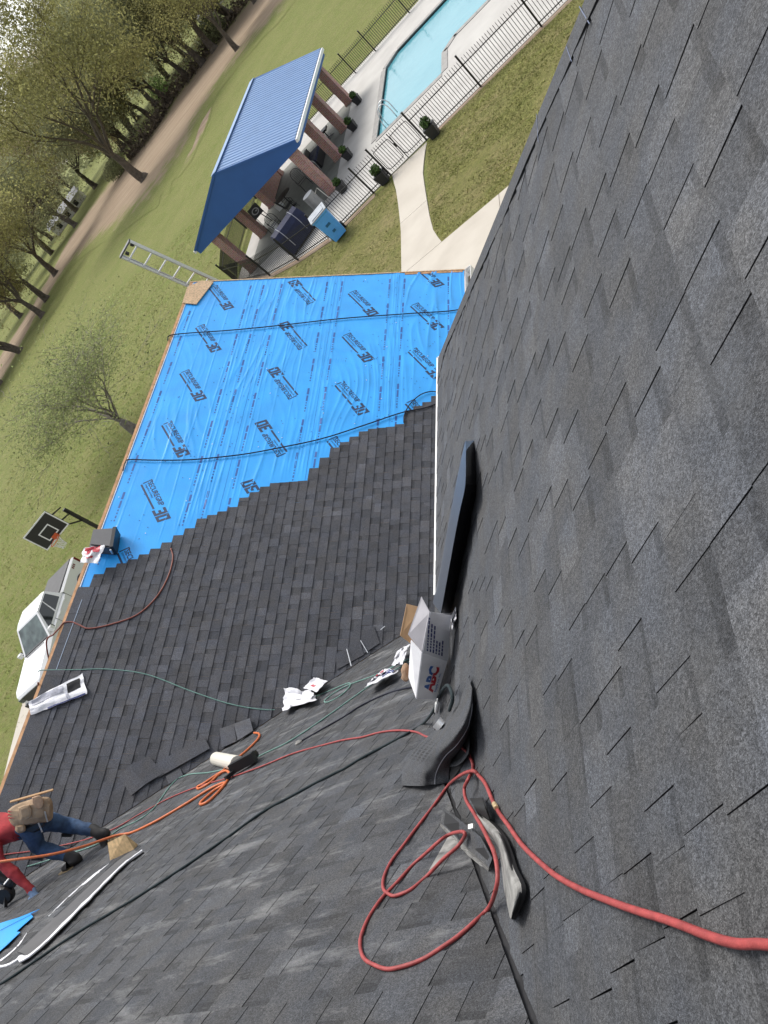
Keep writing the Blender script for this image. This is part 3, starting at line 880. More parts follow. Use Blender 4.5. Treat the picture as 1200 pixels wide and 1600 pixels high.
for y1, y0 in ((29.05, 24.62), (24.60, 21.22)): slabpart(side(ll, y1, y0), side(lr, y1, y0))
for x0, x1 in ((-9.98, -6.2), (-6.18, -2.4), (-2.38, 1.4)):
    slabpart([Vector((x0, 21.2, 0)), Vector((x0, 17.4, 0))], [Vector((x1, 21.2, 0)), Vector((x1, 17.4, 0))])
    slabpart([Vector((x0, 17.38, 0)), Vector((x0, 13.3, 0))], [Vector((x1, 17.38, 0)), Vector((x1, 13.3, 0))])
# dry lawn between the patio and the fence (its own patchy turf)
slab('lawn', [(-9.2, 29.05), (-9.0, 24.6), (-8.8, 22.4), (-8.4, 21.23), (6, 21.23), (6, 29.7)], -.05, .006, 'lawn_dry', kind='structure')
slab('lawn', [(-22.5, 33.4), (-18.9, 30.4), (-16.6, 29.15), (-14.43, 28.3), (-11.0, 28.7), (-10.5, 26.7), (-10.2, 24.1), (-10.0, 21.2), (-10.0, 16), (-19, 20), (-24, 30)], -.05, .006, 'lawn_dry', kind='structure')
slab('driveway', [(-30.6, 13.7), (-29.9, 11.4), (-29.15, 9.3), (-28, 5), (-12.5, 5), (-13.5, 11.0), (-24, 11.6), (-26, 12.0)][::-1], -.05, .012, 'concrete', kind='structure')
# short clover and grass clumps in the near lawns
def tufts(name, polys, n, hmin, hmax, mt, seed, kind='stuff'):
    rg = random.Random(seed); b = MB(); V, F, T = b.v, b.f, b.t
    def inside(p, poly):
        c = False
        for i in range(len(poly)):
            a, d = poly[i], poly[i - 1]
            if (a[1] > p[1]) != (d[1] > p[1]) and p[0] < (d[0] - a[0]) * (p[1] - a[1]) / (d[1] - a[1]) + a[0]: c = not c
        return c
    done = 0
    bb = [(min(q[0] for q in P), max(q[0] for q in P), min(q[1] for q in P), max(q[1] for q in P)) for P in polys]
    while done < n:
        k = rg.randrange(len(polys)); x = rg.uniform(bb[k][0], bb[k][1]); y = rg.uniform(bb[k][2], bb[k][3])
        if not inside((x, y), polys[k]): continue
        dn = mnoise.noise((x * .6, y * .6, 3))
        if dn < rg.uniform(-.6, .3): done += .2; continue
        done += 1
        h = rg.uniform(hmin, hmax); tn = rg.uniform(.6, 1.5)
        for j in range(3):
            a = rg.uniform(0, 6.28); w = h * .28; ox, oy = rg.uniform(-.05, .05), rg.uniform(-.05, .05)
            dx, dy = math.cos(a) * w, math.sin(a) * w; lx, ly = rg.uniform(-.6, .6) * h, rg.uniform(-.6, .6) * h
            o = len(V)
            V += [Vector((x + ox - dx, y + oy - dy, .004)), Vector((x + ox + dx, y + oy + dy, .004)), Vector((x + ox + lx * 2.2, y + oy + ly * 2.2, h))]
            F.append((o, o + 1, o + 2)); b.m.append(0); T.append(tn)
    return b.build(name, mt, tones=True, kind='stuff')
MT['blade'] = mat('grass_blades', (.26, .265, .09), .9, .35, .8, tone=True, spec=.2)
bl_ = MT['blade'].node_tree.nodes['Principled BSDF']; bl_.inputs['Subsurface Weight'].default_value = 0
LAWN1 = [(-9.1, 29.0), (-8.95, 24.7), (-8.7, 22.4), (-8.3, 21.3), (0, 21.3), (0, 29.5)]
LAWN2 = [(-22.3, 33.2), (-18.9, 30.3), (-16.6, 29.1), (-14.43, 28.2), (-11.0, 28.6), (-10.6, 26.7), (-10.3, 24.1), (-10.1, 21.2), (-10.1, 16), (-19, 20), (-24, 30)]
tufts('grass', [LAWN1, LAWN2], 22000, .02, .055, 'blade', 2)
LAWN3 = [(-24, 31), (-19.5, 20), (-19.5, 15), (-26, 12.2), (-29, 12.2), (-45, 10), (-60, 30), (-50, 60), (-24, 50)]
tufts('grass', [LAWN3], 22000, .03, .065, 'blade', 3)
# ================================================================ POOL FENCE
def picket_mesh(h, r=.009):
    b = MB(); b.box((0, 0, h / 2), r * 2, r * 2, h); b.box((0, 0, h + .02), r * 2, r * 2, .04, taper=.1)
    me = bpy.data.meshes.new('picket'); me.from_pydata([tuple(v) for v in b.v], [], b.f); me.materials.append(MT['black_metal']); return me
PK = picket_mesh(1.12)
def fence_run(root, pts, posts, single, z=.02, gap=.112, H=1.25, first_post=True):
    allp = MB()
    for a, c in zip(pts, pts[1:]):
        a, c = Vector(a), Vector(c); d = (c - a); ln = d.length; d /= ln
        for zz in (.16, .98):
            b = MB(); b.bar(a + Vector((0, 0, z + zz)), c + Vector((0, 0, z + zz)), .028, .034); b.build('rail', 'black_metal', root)
        n = int(ln / gap)
        ang = math.atan2(d.y, d.x)
        for k in range(1, n):
            p = a + d * (ln * k / n) + Vector((0, 0, z + .06))
            if single:
                o = bpy.data.objects.new('picket', PK); COL.objects.link(o); o.parent = root; o.location = p - ORG[root]; o.rotation_euler = (0, 0, ang)
            else:
                allp.box(p + Vector((0, 0, .56)), .022, .022, 1.12)
    for p in posts:
        b = MB(); b.box(Vector(p) + Vector((0, 0, z + .68)), .062, .062, 1.36); b.box(Vector(p) + Vector((0, 0, z + 1.375)), .075, .075, .03)
        b.build('post', 'black_metal', root)
    if allp.f: allp.build('pickets', 'black_metal', root, kind='stuff')
fr = thing('pool_fence', 'black metal picket fence right of the pool gate, in front of the pool', 'fence', FENCE_F[0])
fence_run(fr, FENCE_F, FENCE_F, True)
fl = thing('pool_fence', 'black metal picket fence left of the gate, passing in front of the blue pavilion', 'fence', FENCE_L[0])
fence_run(fl, FENCE_L, FENCE_L, True)
bk_pts = [Vector(p) for p in ((-22.2, 33.6, 0), (-23.0, 36.5, 0), (-23.2, 40, 0), (-23.2, 43.4, 0), (-23.0, 46.6, 0), (-20.4, 46.6, 0), (-17.6, 46.6, 0), (-14.95, 46.6, 0), (-13.35, 46.6, 0), (-10.8, 46.8, 0), (-8.2, 46.9, 0), (-5.6, 47, 0), (-3, 47, 0), (0, 47, 0))]
bk = thing('pool_fence', 'black metal picket fence along the far side of the pool deck', 'fence', bk_pts[4])
fence_run(bk, bk_pts, bk_pts[1:], False)
gate = thing('pool_gate', 'black metal double gate across the concrete path', 'gate', (-10.1, 29.1, 0))
gp = [Vector((-10.96, 29.06, 0)), Vector((-10.09, 29.12, 0)), Vector((-9.17, 29.15, 0))]
for a, c in zip(gp, gp[1:]):
    d = (c - a).normalized(); a2, c2 = a + d * .05, c - d * .05
    b = MB(); z0, z1 = .22, 1.1
    b.tube(spline([a2 + Vector((0, 0, z0 + .1)), a2 + d * .1 + Vector((0, 0, z0)), c2 - d * .1 + Vector((0, 0, z0)), c2 + Vector((0, 0, z0 + .1)), c2 + Vector((0, 0, z1 - .1)), c2 - d * .1 + Vector((0, 0, z1)), a2 + d * .1 + Vector((0, 0, z1)), a2 + Vector((0, 0, z1 - .1)), a2 + Vector((0, 0, z0 + .1))], 4), .015, 6)
    b.build('gate_frame', 'black_metal', gate)
    for k in range(1, 8):
        p = a + (c - a) * (k / 8) + Vector((0, 0, .1))
        o = bpy.data.objects.new('picket', PK); COL.objects.link(o); o.parent = gate; o.location = p - ORG[gate]
b = MB(); b.box(gp[1] + Vector((0, -.05, .75)), .05, .06, .18); b.build('latch', 'black_plastic', gate)
b = MB(); b.box(gp[1] + Vector((.04, -.03, .66)), .03, .03, 1.2); b.build('drop_rod', 'black_metal', gate)

# ================================================================ PAVILION
PX0, PX1, PY0, PY1, PZE, PZR = -21.75, -14.42, 33.0, 43.15, 2.70, 4.22
PXR = (PX0 + PX1) / 2
MT['blue_roof'] = mat('blue_ribbed_metal', (.185, .305, .52), .40, .05, 2, spec=.5)
MT['blue_trim'] = mat('dark_blue_panel', (.030, .115, .35), .5, .05, 1.5)
MT['ceiling'] = mat('pavilion_ceiling', (.35, .34, .32), .8)
pav = thing('pavilion', 'open brick-column pavilion with blue ribbed metal roof and dark blue gable', 'pavilion', ((PX0 + PX1) / 2, (PY0 + PY1) / 2, 0))
def ribbed(xe, xr, name):
    b = MB(); n = 34; prof = []
    for k in range(n):
        y = PY0 - .1 + (PY1 - PY0 + .2) * k / n; st = (PY1 - PY0 + .2) / n
        prof += [(y, 0), (y + st * .62, 0), (y + st * .72, .032), (y + st * .90, .032)]
    prof.append((PY1 + .1, 0))
    up = Vector((PZR - PZE, 0, abs(xr - xe))).normalized() if xe > xr else Vector((-(PZR - PZE), 0, abs(xr - xe))).normalized()
    rows = []
    for t in (0, .5, 1):
        x = xe + (xr - xe) * t; z = PZE + (PZR - PZE) * t
        rows.append([Vector((x, y, z + .03)) + up * h for y, h in prof])
    b.grid(rows)
    b.grid([[p - up * .02 for p in r] for r in (rows[0], rows[-1])])
    return b.build(name, 'blue_roof', pav)
ribbed(PX1 + .08, PXR, 'roof_sheet'); ribbed(PX0 - .08, PXR, 'roof_sheet')
b = MB(); b.bar((PXR, PY0 - .12, PZR + .06), (PXR, PY1 + .12, PZR + .06), .34, .02); b.build('ridge_cap', 'blue_roof', pav)
for yy, d in ((PY0, -1), (PY1, 1)):
    b = MB(); b.prism([(PX0 - .05, yy, PZE - .30), (PX1 + .05, yy, PZE - .30), (PX1 + .05, yy, PZE + .01), (PXR, yy, PZR + .01), (PX0 - .05, yy, PZE + .01)], (0, d, 0), .06)
    b.build('gable', 'blue_trim', pav)
    b = MB()
    for xe in (PX0 - .1, PX1 + .1): b.bar((xe, yy + d * .085, PZE - .01), (PXR, yy + d * .085, PZR + .03), .05, .10, up=(0, 0, 1))
    b.build('verge_trim', 'blue_trim', pav)
for xe, s in ((PX1 + .08, 1), (PX0 - .08, -1)):
    b = MB(); b.box((xe + s * .06, (PY0 + PY1) / 2, PZE - .06), .13, PY1 - PY0 + .2, .14); b.build('eave_gutter', 'white_metal', pav)
    b = MB(); b.box((xe - s * .12, (PY0 + PY1) / 2, PZE - .2), .18, PY1 - PY0 - .1, .22); b.build('beam', 'blue_trim', pav)
b = MB(); b.box(((PX0 + PX1) / 2, (PY0 + PY1) / 2, PZE - .27), PX1 - PX0 - .3, PY1 - PY0 - .1, .04); b.build('ceiling', 'ceiling', pav)
CY = (33.25, 36.45, 39.5, 42.7)
for y in CY:
    for x in (-14.98, -20.75):
        if x < -16 and y > 40: pass
        b = MB(); b.box((x, y, (PZE - .30) / 2 + .015), .42, .42, PZE - .33); b.box((x, y, .10), .47, .47, .12); b.build('brick_column', 'brick', pav)
b = MB(); b.box((-20.75, 41.0, 1.25), .42, 2.6, 2.3); b.build('brick_wall', 'brick', pav)
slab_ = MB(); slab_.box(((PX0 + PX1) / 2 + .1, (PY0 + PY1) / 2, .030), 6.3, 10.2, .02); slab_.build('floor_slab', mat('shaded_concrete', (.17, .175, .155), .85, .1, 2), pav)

# ---- things under the pavilion
MT['navy_cover'] = mat('navy_fabric_cover', (.012, .018, .055), .7, .2, 5, .2, bscale=14)
MT['pipe'] = mat('pale_piping', (.35, .36, .40), .6)
MT['drum'] = mat('grey_steel_drum', (.34, .34, .33), .45, .1, 6, metal=.3)
g = PZ(455, 372); gc = Vector((-17.55, 31.9, 0)); gc = PZ(462, 365, .5); gc.z = 0
grill = thing('covered_grill', 'big grill under a navy cover with pale piping, beside the steel drum', 'grill', gc)
rot = Matrix.Rotation(R_(38), 3, 'Z')
def loc3(c, x, y, z): return Vector(c) + rot @ Vector((x, y, z))
rows = []
for x in (-.85, -.8, -.45, 0, .45, .8, .85):
    s_ = .86 if abs(x) > .82 else 1
    rows.append([loc3(gc, x, y * s_, z * (s_ if z > .3 else 1)) for y, z in ((-.36, .12), (-.38, .55), (-.40, .92), (-.28, 1.18), (0, 1.30), (.28, 1.22), (.38, .92), (.36, .12))])
b = MB(); b.grid(rows); b.add(rows[0], (tuple(range(8)),)); b.add(rows[-1], (tuple(reversed(range(8))),)); b.build('cover', 'navy_cover', grill)
for x in (-.45, .45):
    b = MB(); b.tube([loc3(gc, x, y, z + .012) for y, z in ((-.38, .3), (-.40, .92), (-.28, 1.19), (0, 1.31), (.28, 1.23), (.38, .92))], .018, 5); b.build('piping', 'pipe', grill)
b = MB()
for x in (-.7, .7):
    for y in (-.28, .28): b.box(loc3(gc, x, y, .07), .06, .06, .12)
b.build('caster_feet', 'black_plastic', grill, kind='stuff')
dc = PZ(497, 320, .3); dc.z = 0.03
drum = thing('steel_drum', 'grey steel drum barrel next to the navy covered grill', 'drum', dc)
b = MB(); b.lathe(dc, [(.28, 0), (.29, .03), (.29, .28), (.30, .30), (.29, .32), (.29, .58), (.30, .60), (.29, .62), (.29, .88), (.30, .90), (.28, .90)], 20); b.build('body', 'drum', drum, smooth=False)
b = MB(); b.lathe(dc + Vector((0, 0, .90)), [(.27, 0), (.27, .015), (.2, .02)], 20); b.build('lid', 'white_metal', drum)
b = MB(); b.tube([dc + Vector((.28, 0, .7)), dc + Vector((.5, .1, .8)), dc + Vector((.55, .12, .1))], .02, 6); b.build('pump_pipe', 'pvc', drum)
# wire patio chairs
MT['wire'] = mat('black_wire', (.014, .014, .015), .5)
def wire_chair(c, ang, label):
    t = thing('patio_chair', label, 'chair', c, 'wire chairs under the pavilion')
    r3 = Matrix.Rotation(ang, 3, 'Z'); P = lambda x, y, z: Vector(c) + r3 @ Vector((x, y, z))
    b = MB()
    for k in range(7): b.tube([P(-.24 + .08 * k, -.25, .44), P(-.24 + .08 * k, .22, .42)], .007, 4)
    for y in (-.25, .22): b.tube([P(-.26, y, .43), P(.26, y, .43)], .012, 5)
    b.build('seat', 'wire', t)
    b = MB(); b.tube(spline([P(-.25, .22, .43), P(-.27, .30, .8), P(-.15, .36, 1.02), P(.15, .36, 1.02), P(.27, .30, .8), P(.25, .22, .43)], 5), .014, 5)
    for k in range(5): b.tube([P(-.16 + .08 * k, .23, .44), P(-.16 + .08 * k, .35, .99)], .007, 4)
    b.build('backrest', 'wire', t)
    for x in (-.24, .24):
        for y in (-.25, .22):
            q = MB(); q.tube([P(x, y, .43), P(x * 1.1, y * 1.15, .0)], .013, 5); q.build('leg', 'wire', t)
    for x in (-.27, .27):
        q = MB(); q.tube(spline([P(x, -.25, .43), P(x, -.27, .64), P(x, 0, .68), P(x, .28, .66)], 4), .012, 5); q.build('armrest', 'wire', t)
    return t
wire_chair(Vector((-17.2, 36.6, .04)), .4, 'black wire patio chair deepest under the pavilion, nearest its middle columns')
wire_chair(Vector((-18.0, 35.3, .04)), 2.2, 'black wire patio chair between the dark brick wall and the steel drum')
wire_chair(Vector((-18.9, 34.7, .04)), 3.6, 'black wire patio chair behind the navy covered grill')
b_t = thing('patio_table', 'round black wire table among the patio chairs', 'table', (-18.3, 36.2, .04))
q = MB(); q.lathe((-18.3, 36.2, .74), [(.5, 0), (.5, .02)], 20); q.build('table_top', 'wire', b_t)
q = MB(); q.tube([(-18.3, 36.2, .04), (-18.3, 36.2, .74)], .03, 8); q.lathe((-18.3, 36.2, .04), [(.25, 0), (.05, .05)], 12); q.build('pedestal', 'wire', b_t)
# black sofa box and lounge by the second column
sc_ = PZ(492, 250, .35); sc_.z = .04
sofa = thing('patio_sofa', 'black cushioned patio sofa between the two nearest right-hand columns', 'sofa', sc_)
q = MB(); q.box(sc_ + Vector((0, 0, .22)), .8, 1.7, .40); q.build('base', 'black_plastic', sofa)
q = MB(); q.box(sc_ + Vector((-.33, 0, .55)), .16, 1.7, .5); q.build('backrest', 'black_plastic', sofa)
for k in (-.42, .42):
    q = MB(); q.box(sc_ + Vector((.06, k, .47)), .62, .8, .12); q.build('cushion', 'navy_cover', sofa)
q = MB(); q.tube(spline([sc_ + Vector((-.5, -1.0, .0)), sc_ + Vector((-.5, -1.0, .6)), sc_ + Vector((-.1, -1.0, .7)), sc_ + Vector((.3, -1.0, .6)), sc_ + Vector((.3, -1.0, .0))], 4), .02, 6); q.build('armrest', 'alu', sofa)
kc = PZ(512, 212, .2); kc.z = .04
stool = thing('swivel_chair', 'black swivel chair on the deck between the far columns', 'chair', kc)
q = MB(); q.box(kc + Vector((0, 0, .48)), .5, .5, .10); q.build('seat', 'black_plastic', stool)
q = MB(); q.box(kc + Vector((-.25, 0, .8)), .08, .46, .55); q.build('backrest', 'black_plastic', stool)
q = MB(); q.tube([kc, kc + Vector((0, 0, .45))], .03, 8)
for k in range(5): q.bar(kc + Vector((0, 0, .08)), kc + Vector((.3 * math.cos(k * 1.257), .3 * math.sin(k * 1.257), .04)), .04)
q.build('pedestal', 'black_plastic', stool)
# sign on a stand, white boxes
fc = PZ(402, 332, 1.2); fc.z = 0.03
sg = thing('sign_stand', 'black square sign with grey oval letter G on an easel', 'sign', fc)
cen = PZ(399, 330, 1.35)
vx, vz = Vector((.97, .25, 0)).normalized(), Vector((0, .12, 1)).normalized()
q = MB(); q.box(cen, .62, .03, .56, vx, vz.cross(vx), vz); q.build('board', 'black_plastic', sg)
q = MB(); nrm = vz.cross(vx); nrm = -nrm if nrm.y > 0 else nrm
rows = [[cen + nrm * .02 + vx * (math.cos(a) * .21 * r) + vz * (math.sin(a) * .155 * r) for a in [2 * math.pi * k / 24 for k in range(24)]] for r in (1, .72)]
q.grid(rows, closed=True); q.box(cen + vx * .06 + nrm * .02, .10, .006, .05, vx, nrm, vz); q.build('letter_emblem', mat('grey_emblem', (.36, .36, .38), .6), sg)
q = MB()
for dx in (-.24, .24): q.bar(cen + vx * dx + Vector((0, .03, .2)), Vector((cen.x + dx * 1.4, cen.y - .05, .03)), .03)
q.bar(cen + Vector((0, .05, .1)), Vector((cen.x, cen.y + .5, .03)), .03); q.build('easel', 'black_plastic', sg)
for k, (u, v, s_, lb) in enumerate(((437, 322, .34, 'white box standing behind the navy covered grill'), (428, 352, .30, 'white bucket-like box left of the navy covered grill'), (438, 372, .28, 'white box at the fence in front of the grill'))):
    c = PZ(u, v, .2); c.z = .04
    t = thing('storage_box', lb, 'box', c)
    q = MB(); q.box(c + Vector((0, 0, s_ / 2)), s_, s_ * .8, s_, taper=1.08); q.build('body', 'white_metal', t)
    q = MB(); q.box(c + Vector((0, 0, s_ + .02)), s_ * 1.12, s_ * .9, .04); q.build('lid', 'pvc', t)
# ================================================================ PLANTERS
def leaf_ball(b, c, rx, rz, n, size, rg, mi=0):
    for k in range(n):
        d = Vector((rg.gauss(0, 1), rg.gauss(0, 1), rg.gauss(0, 1))).normalized() * (rg.random() ** .35)
        p = Vector(c) + Vector((d.x * rx, d.y * rx, d.z * rz))
        a = Vector((rg.gauss(0, 1), rg.gauss(0, 1), rg.gauss(0, 1))).normalized(); e = a.cross(Vector((rg.gauss(0, 1), rg.gauss(0, 1), rg.gauss(0, 1)))).normalized()
        s = size * rg.uniform(.6, 1.4)
        b.add((p - a * s, p + e * s * .5, p + a * s, p - e * s * .5), ((0, 1, 2, 3),), mi, rg.uniform(.55, 1.5))
MT['leaf_green'] = mat('shrub_leaves', (.065, .12, .030), .7, .3, 3, tone=True, spec=.3)
MT['pot'] = mat('black_planter', (.020, .021, .023), .5, .15, 12)
rg = random.Random(11)
for (u, v), lb in zip(((557, 155), (550, 196), (542, 241), (533, 292), (597, 277), (675, 204)),
                      ('small black planter with round shrub beside the farthest pavilion column', 'small black planter with round shrub beside the third pavilion column',
                       'small black planter with round shrub beside the second pavilion column', 'black planter with loose green plant at the nearest pavilion column',
                       'large tapered black planter with a shrub just left of the pool gate', 'large tapered black planter with a shrub just right of the pool gate')):
    c = PZ(u, v, .25); c.z = .025
    big = .92 if u > 590 else .78
    t = thing('planter', lb, 'planter', c, 'planters on the pool deck')
    q = MB(); h = .5 * big
    for z0, z1, w0, w1 in ((0, h, .34 * big, .50 * big),):
        q.box(c + Vector((0, 0, h / 2)), .36 * big, .36 * big, h, taper=1.36)
    q.build('pot', 'pot', t)
    for k in range(4):
        q = MB(); w = .36 * big * (1 + .36 * (k + .5) / 4.2) + .016; q.box(c + Vector((0, 0, h * (k + .55) / 4)), w, w, h / 4 * .8); q.build('slat_band', 'pot', t)
    q = MB(); leaf_ball(q, c + Vector((0, 0, h + .16 * big)), .24 * big, .22 * big, 420, .05, rg); q.build('shrub', 'leaf_green', t, tones=True)
# ================================================================ WHEELED BIN
MT['bin_blue'] = mat('blue_bin_plastic', (.11, .42, .92), .45, .06, 6)
MT['bin_lid'] = mat('weathered_lid', (.34, .37, .40), .5, .15, 5)
c = PZ(541, 372); c.z = 0
c = Vector((-13.72, 27.95, .02))
wb = thing('wheeled_bin', 'blue wheeled refuse bin with grey lid standing at the fence', 'bin', c)
ax = Vector((.93, .37, 0)).normalized(); ay = Vector((-ax.y, ax.x, 0))
q = MB(); rings = []
for z, w, d in ((.06, .44, .46), (.55, .50, .56), (.92, .54, .64), (.96, .60, .70), (1.0, .60, .70)):
    rings.append([c + ax * (sx * w / 2) + ay * (sy * d / 2) + Vector((0, 0, z)) for sx, sy in ((-1, -.9), (-.9, -1), (.9, -1), (1, -.9), (1, .9), (.9, 1), (-.9, 1), (-1, .9))])
q.grid(rings, closed=True); q.add(rings[0], (tuple(reversed(range(8))),)); q.build('body', 'bin_blue', wb)
q = MB(); q.prism([c + ax * (sx * .62 / 2) + ay * (sy * .72 / 2) + Vector((0, 0, 1.0)) for sx, sy in ((-1, -1), (1, -1), (1, 1), (-1, 1))], (0, 0, 1), .035); q.box(c + Vector((0, 0, 1.045)), .46, .55, .03, ax, ay); q.build('lid', 'bin_lid', wb)
for s in (-1, 1):
    w = MB(); w.lathe(c + ax * (s * .25) + ay * .26 + Vector((0, 0, .12)), [(.05, -.03), (.125, -.03), (.13, 0), (.125, .03), (.05, .03)], 16, ax); w.build('wheel', 'rubber', wb)
q = MB(); q.bar(c + ax * -.25 + ay * .38 + Vector((0, 0, .95)), c + ax * .25 + ay * .38 + Vector((0, 0, .95)), .03); q.build('handle', 'bin_blue', wb)
q = MB()
for z, w in ((.62, .16), (.36, .10)): q.box(c - ay * .295 * (1 if z > .5 else .92) + Vector((0, 0, z)), w, .012, .08, ax, ay)
q.build('moulded_mark', mat('bin_mark', (.015, .12, .24), .5), wb, kind='stuff')
wb.scale = (1.36, 1.36, 1.26)
for k, (u, v) in enumerate(((515, 371), (519, 374))):
    r = MB(); cc = PZ(u, v); r.lathe(cc, [(.09, 0), (.10, .05), (.06, .11), (.01, .13)], 8); o = r.build('white_stone', 'pvc', org=cc)
    tag(o, ('smaller' if k == 0 else 'larger') + ' white stone at the fence post beside the blue bin', 'stone')
# ================================================================ TREES
MT['bark'] = mat('grey_brown_bark', (.105, .085, .068), .95, .35, 3, .5, bscale=12)
MT['bark_pale'] = mat('pale_grey_bark', (.20, .175, .15), .9, .3, 6, .4)
def leafmat(name, c, var=.25):
    m = mat(name, c, .75, var, .35, tone=True, spec=.25)
    nt = m.node_tree; pb = nt.nodes['Principled BSDF']; out = nt.nodes['Material Output']
    tr = nt.nodes.new('ShaderNodeBsdfTranslucent'); mxs = nt.nodes.new('ShaderNodeMixShader'); mxs.inputs[0].default_value = .5
    l = [k for k in nt.links if k.to_socket == pb.inputs['Base Color']]
    if l: nt.links.new(l[0].from_socket, tr.inputs['Color'])
    nt.links.new(pb.outputs[0], mxs.inputs[1]); nt.links.new(tr.outputs[0], mxs.inputs[2]); nt.links.new(mxs.outputs[0], out.inputs['Surface'])
    return m
MT['leaf_olive'] = leafmat('olive_spring_leaves', (.32, .31, .13))
MT['leaf_tan'] = leafmat('tan_catkin_leaves', (.34, .29, .165))
MT['leaf_fresh'] = leafmat('fresh_green_leaves', (.22, .31, .105))
MT['leaf_dull'] = leafmat('dull_grey_green_leaves', (.27, .285, .155))
def rand_perp(d, rg):
    v = Vector((rg.gauss(0, 1), rg.gauss(0, 1), rg.gauss(0, 1))); v -= d * v.dot(d)
    return v.normalized()
def grow(H, r0, rg, trunk_frac=.26, spread=.95, levels=4, leaves=5200, leaf=.30, kids_n=(4, 4, 3, 3), forks=1, jitter=.5, twig_r=.012, droop=0.0):
    wood, crown, tips = MB(), MB(), []
    def limb(p, d, ln, r, lev):
        n = 5 if lev < 2 else 4
        pts = [p]; rad = [r]
        q = p.copy(); dd = d.copy()
        for k in range(n):
            dd = (dd + rand_perp(dd, rg) * (.14 + .05 * lev) + Vector((0, 0, .05 if lev < 3 else -.02 - droop))).normalized()
            q = q + dd * (ln / n); pts.append(q.copy()); rad.append(max(twig_r * .5, r * (1 - .55 * (k + 1) / n)))
        seg = 9 if lev == 0 else (6 if lev == 1 else (4 if lev == 2 else 3))
        wood.tube(pts, r, seg, radii=rad, cap=False)
        if lev >= levels:
            tips.append((pts[-1], dd, ln)); tips.append((pts[-2], dd, ln)); return
        for k in range(kids_n[lev]):
            t = 1.0 if k == 0 else rg.uniform(.35 if lev else .75, 1.0)
            i = min(n - 1, int(t * n)); bp = pts[i].lerp(pts[i + 1], t * n - i) if i < n else pts[-1]
            if t == 1.0: bp = pts[-1]
            sp = spread * (.35 if k == 0 else rg.uniform(.55, 1.05)) * (1 if lev else .9)
            nd = (dd + rand_perp(dd, rg) * sp).normalized()
            limb(bp, nd, ln * rg.uniform(.55, .8) if lev else H * rg.uniform(.20, .32), max(twig_r, rad[-1] * rg.uniform(.55, .8)), lev + 1)
        if lev >= 2: tips.append((pts[-1], dd, ln * .6))
    for k in range(forks):
        d = Vector((rg.uniform(-.12, .12), rg.uniform(-.12, .12), 1)) if forks == 1 else Vector((rg.uniform(-.3, .3), rg.uniform(-.3, .3), 1))
        limb(Vector((rg.uniform(-.1, .1) * (forks - 1), rg.uniform(-.1, .1) * (forks - 1), -.3)), d.normalized(), H * trunk_frac, r0, 0)
    # root flare
    wood.lathe((0, 0, -.3), [(r0 * 1.9, 0), (r0 * 1.35, .35), (r0 * 1.05, .9), (r0 * .8, 1.2)], 9)
    per = max(1, leaves // max(1, len(tips)))
    for p, d, ln in tips:
        tn0 = rg.uniform(.65, 1.35)
        for k in range(per):
            c = p + Vector((rg.gauss(0, 1), rg.gauss(0, 1), rg.gauss(0, .8))) * (ln * jitter) - d * (ln * rg.uniform(0, .6))
            a = Vector((rg.gauss(0, 1), rg.gauss(0, 1), rg.gauss(0, 1))).normalized(); e = a.cross(Vector((rg.gauss(0, 1), rg.gauss(0, 1), rg.gauss(0, 1)))).normalized()
            s = leaf * rg.uniform(.5, 1.4)
            crown.add((c - a * s, c + e * s * .45, c + a * s, c - e * s * .45), ((0, 1, 2, 3),), 0, tn0 * rg.uniform(.7, 1.3))
    return wood, crown
PROTO = []
def tree_proto(seed, leafm, bark, label, loc, scale=1.0, rz=0, group=None, **kw):
    rg = random.Random(seed)
    w, c = grow(rg=rg, **kw)
    t = thing('tree', label, 'tree', (0, 0, 0), group)
    w.build('trunk', bark, t, smooth=True); c.build('crown', leafm, t, tones=True)
    t.matrix_world = Matrix.Translation(loc) @ Matrix.Rotation(rz, 4, 'Z') @ Matrix.Scale(scale, 4)
    return t
GT = 'trees along the dirt road'
T = []
def T_at(u, v): return PZ(u, v) * 1.0
protos = []
def big(seed, u, v, lm, label, H=26, r=.62, forks=1, leaves=6500, sc=1.0, back=1.0, **kw):
    p = PZ(u, v); p = Vector((p.x * back, p.y * back, -.25))
    kw.setdefault('leaf', .20); kw.setdefault('kids_n', (5, 5, 5, 4)); kw.setdefault('jitter', .36)
    return tree_proto(seed, lm, 'bark', label, p, sc, 0, GT, H=H * 1.32, r0=r * 1.2, forks=forks, leaves=int(leaves * 4.2), trunk_frac=.17, **kw)
t1 = big(3, 226, 279, 'leaf_olive', 'large leaning tree alone on the dirt patch nearest the pavilion roof', 29, .62, leaves=8000, spread=1.05)
t2 = big(14, 119, 353, 'leaf_tan', 'two-stemmed tree on the dirt road in front of the white far house', 27, .6, forks=2, leaves=7000)
t3 = big(25, 88, 428, 'leaf_dull', 'dark trunked tree on the road, uppermost of the close three', 25, .6, leaves=7000)
t4 = big(36, 74, 468, 'leaf_tan', 'leaning tree on the road, middle of the close three', 24, .55)
def again(src, u, v, label, s, rz, back=1.0, leafm=None):
    p = PZ(u, v)
    m4 = Matrix.Translation((p.x * back, p.y * back, -.25)) @ Matrix.Rotation(rz, 4, 'Z') @ Matrix.Scale(s, 4)
    c = copy_tree(src, m4, label, GT)
    if leafm:
        for ch in [o for o in bpy.data.objects if o.parent == c and o.name.startswith('crown')]:
            me = ch.data.copy(); me.materials[0] = MT[leafm]; ch.data = me
    return c
again(t3, 67, 493, 'straight trunked tree on the road, lowest of the close three', .82, 2.0, leafm='leaf_olive')
again(t2, 33, 548, 'two-stemmed tree at the left picture edge by the dirt road', .72, 1.2)
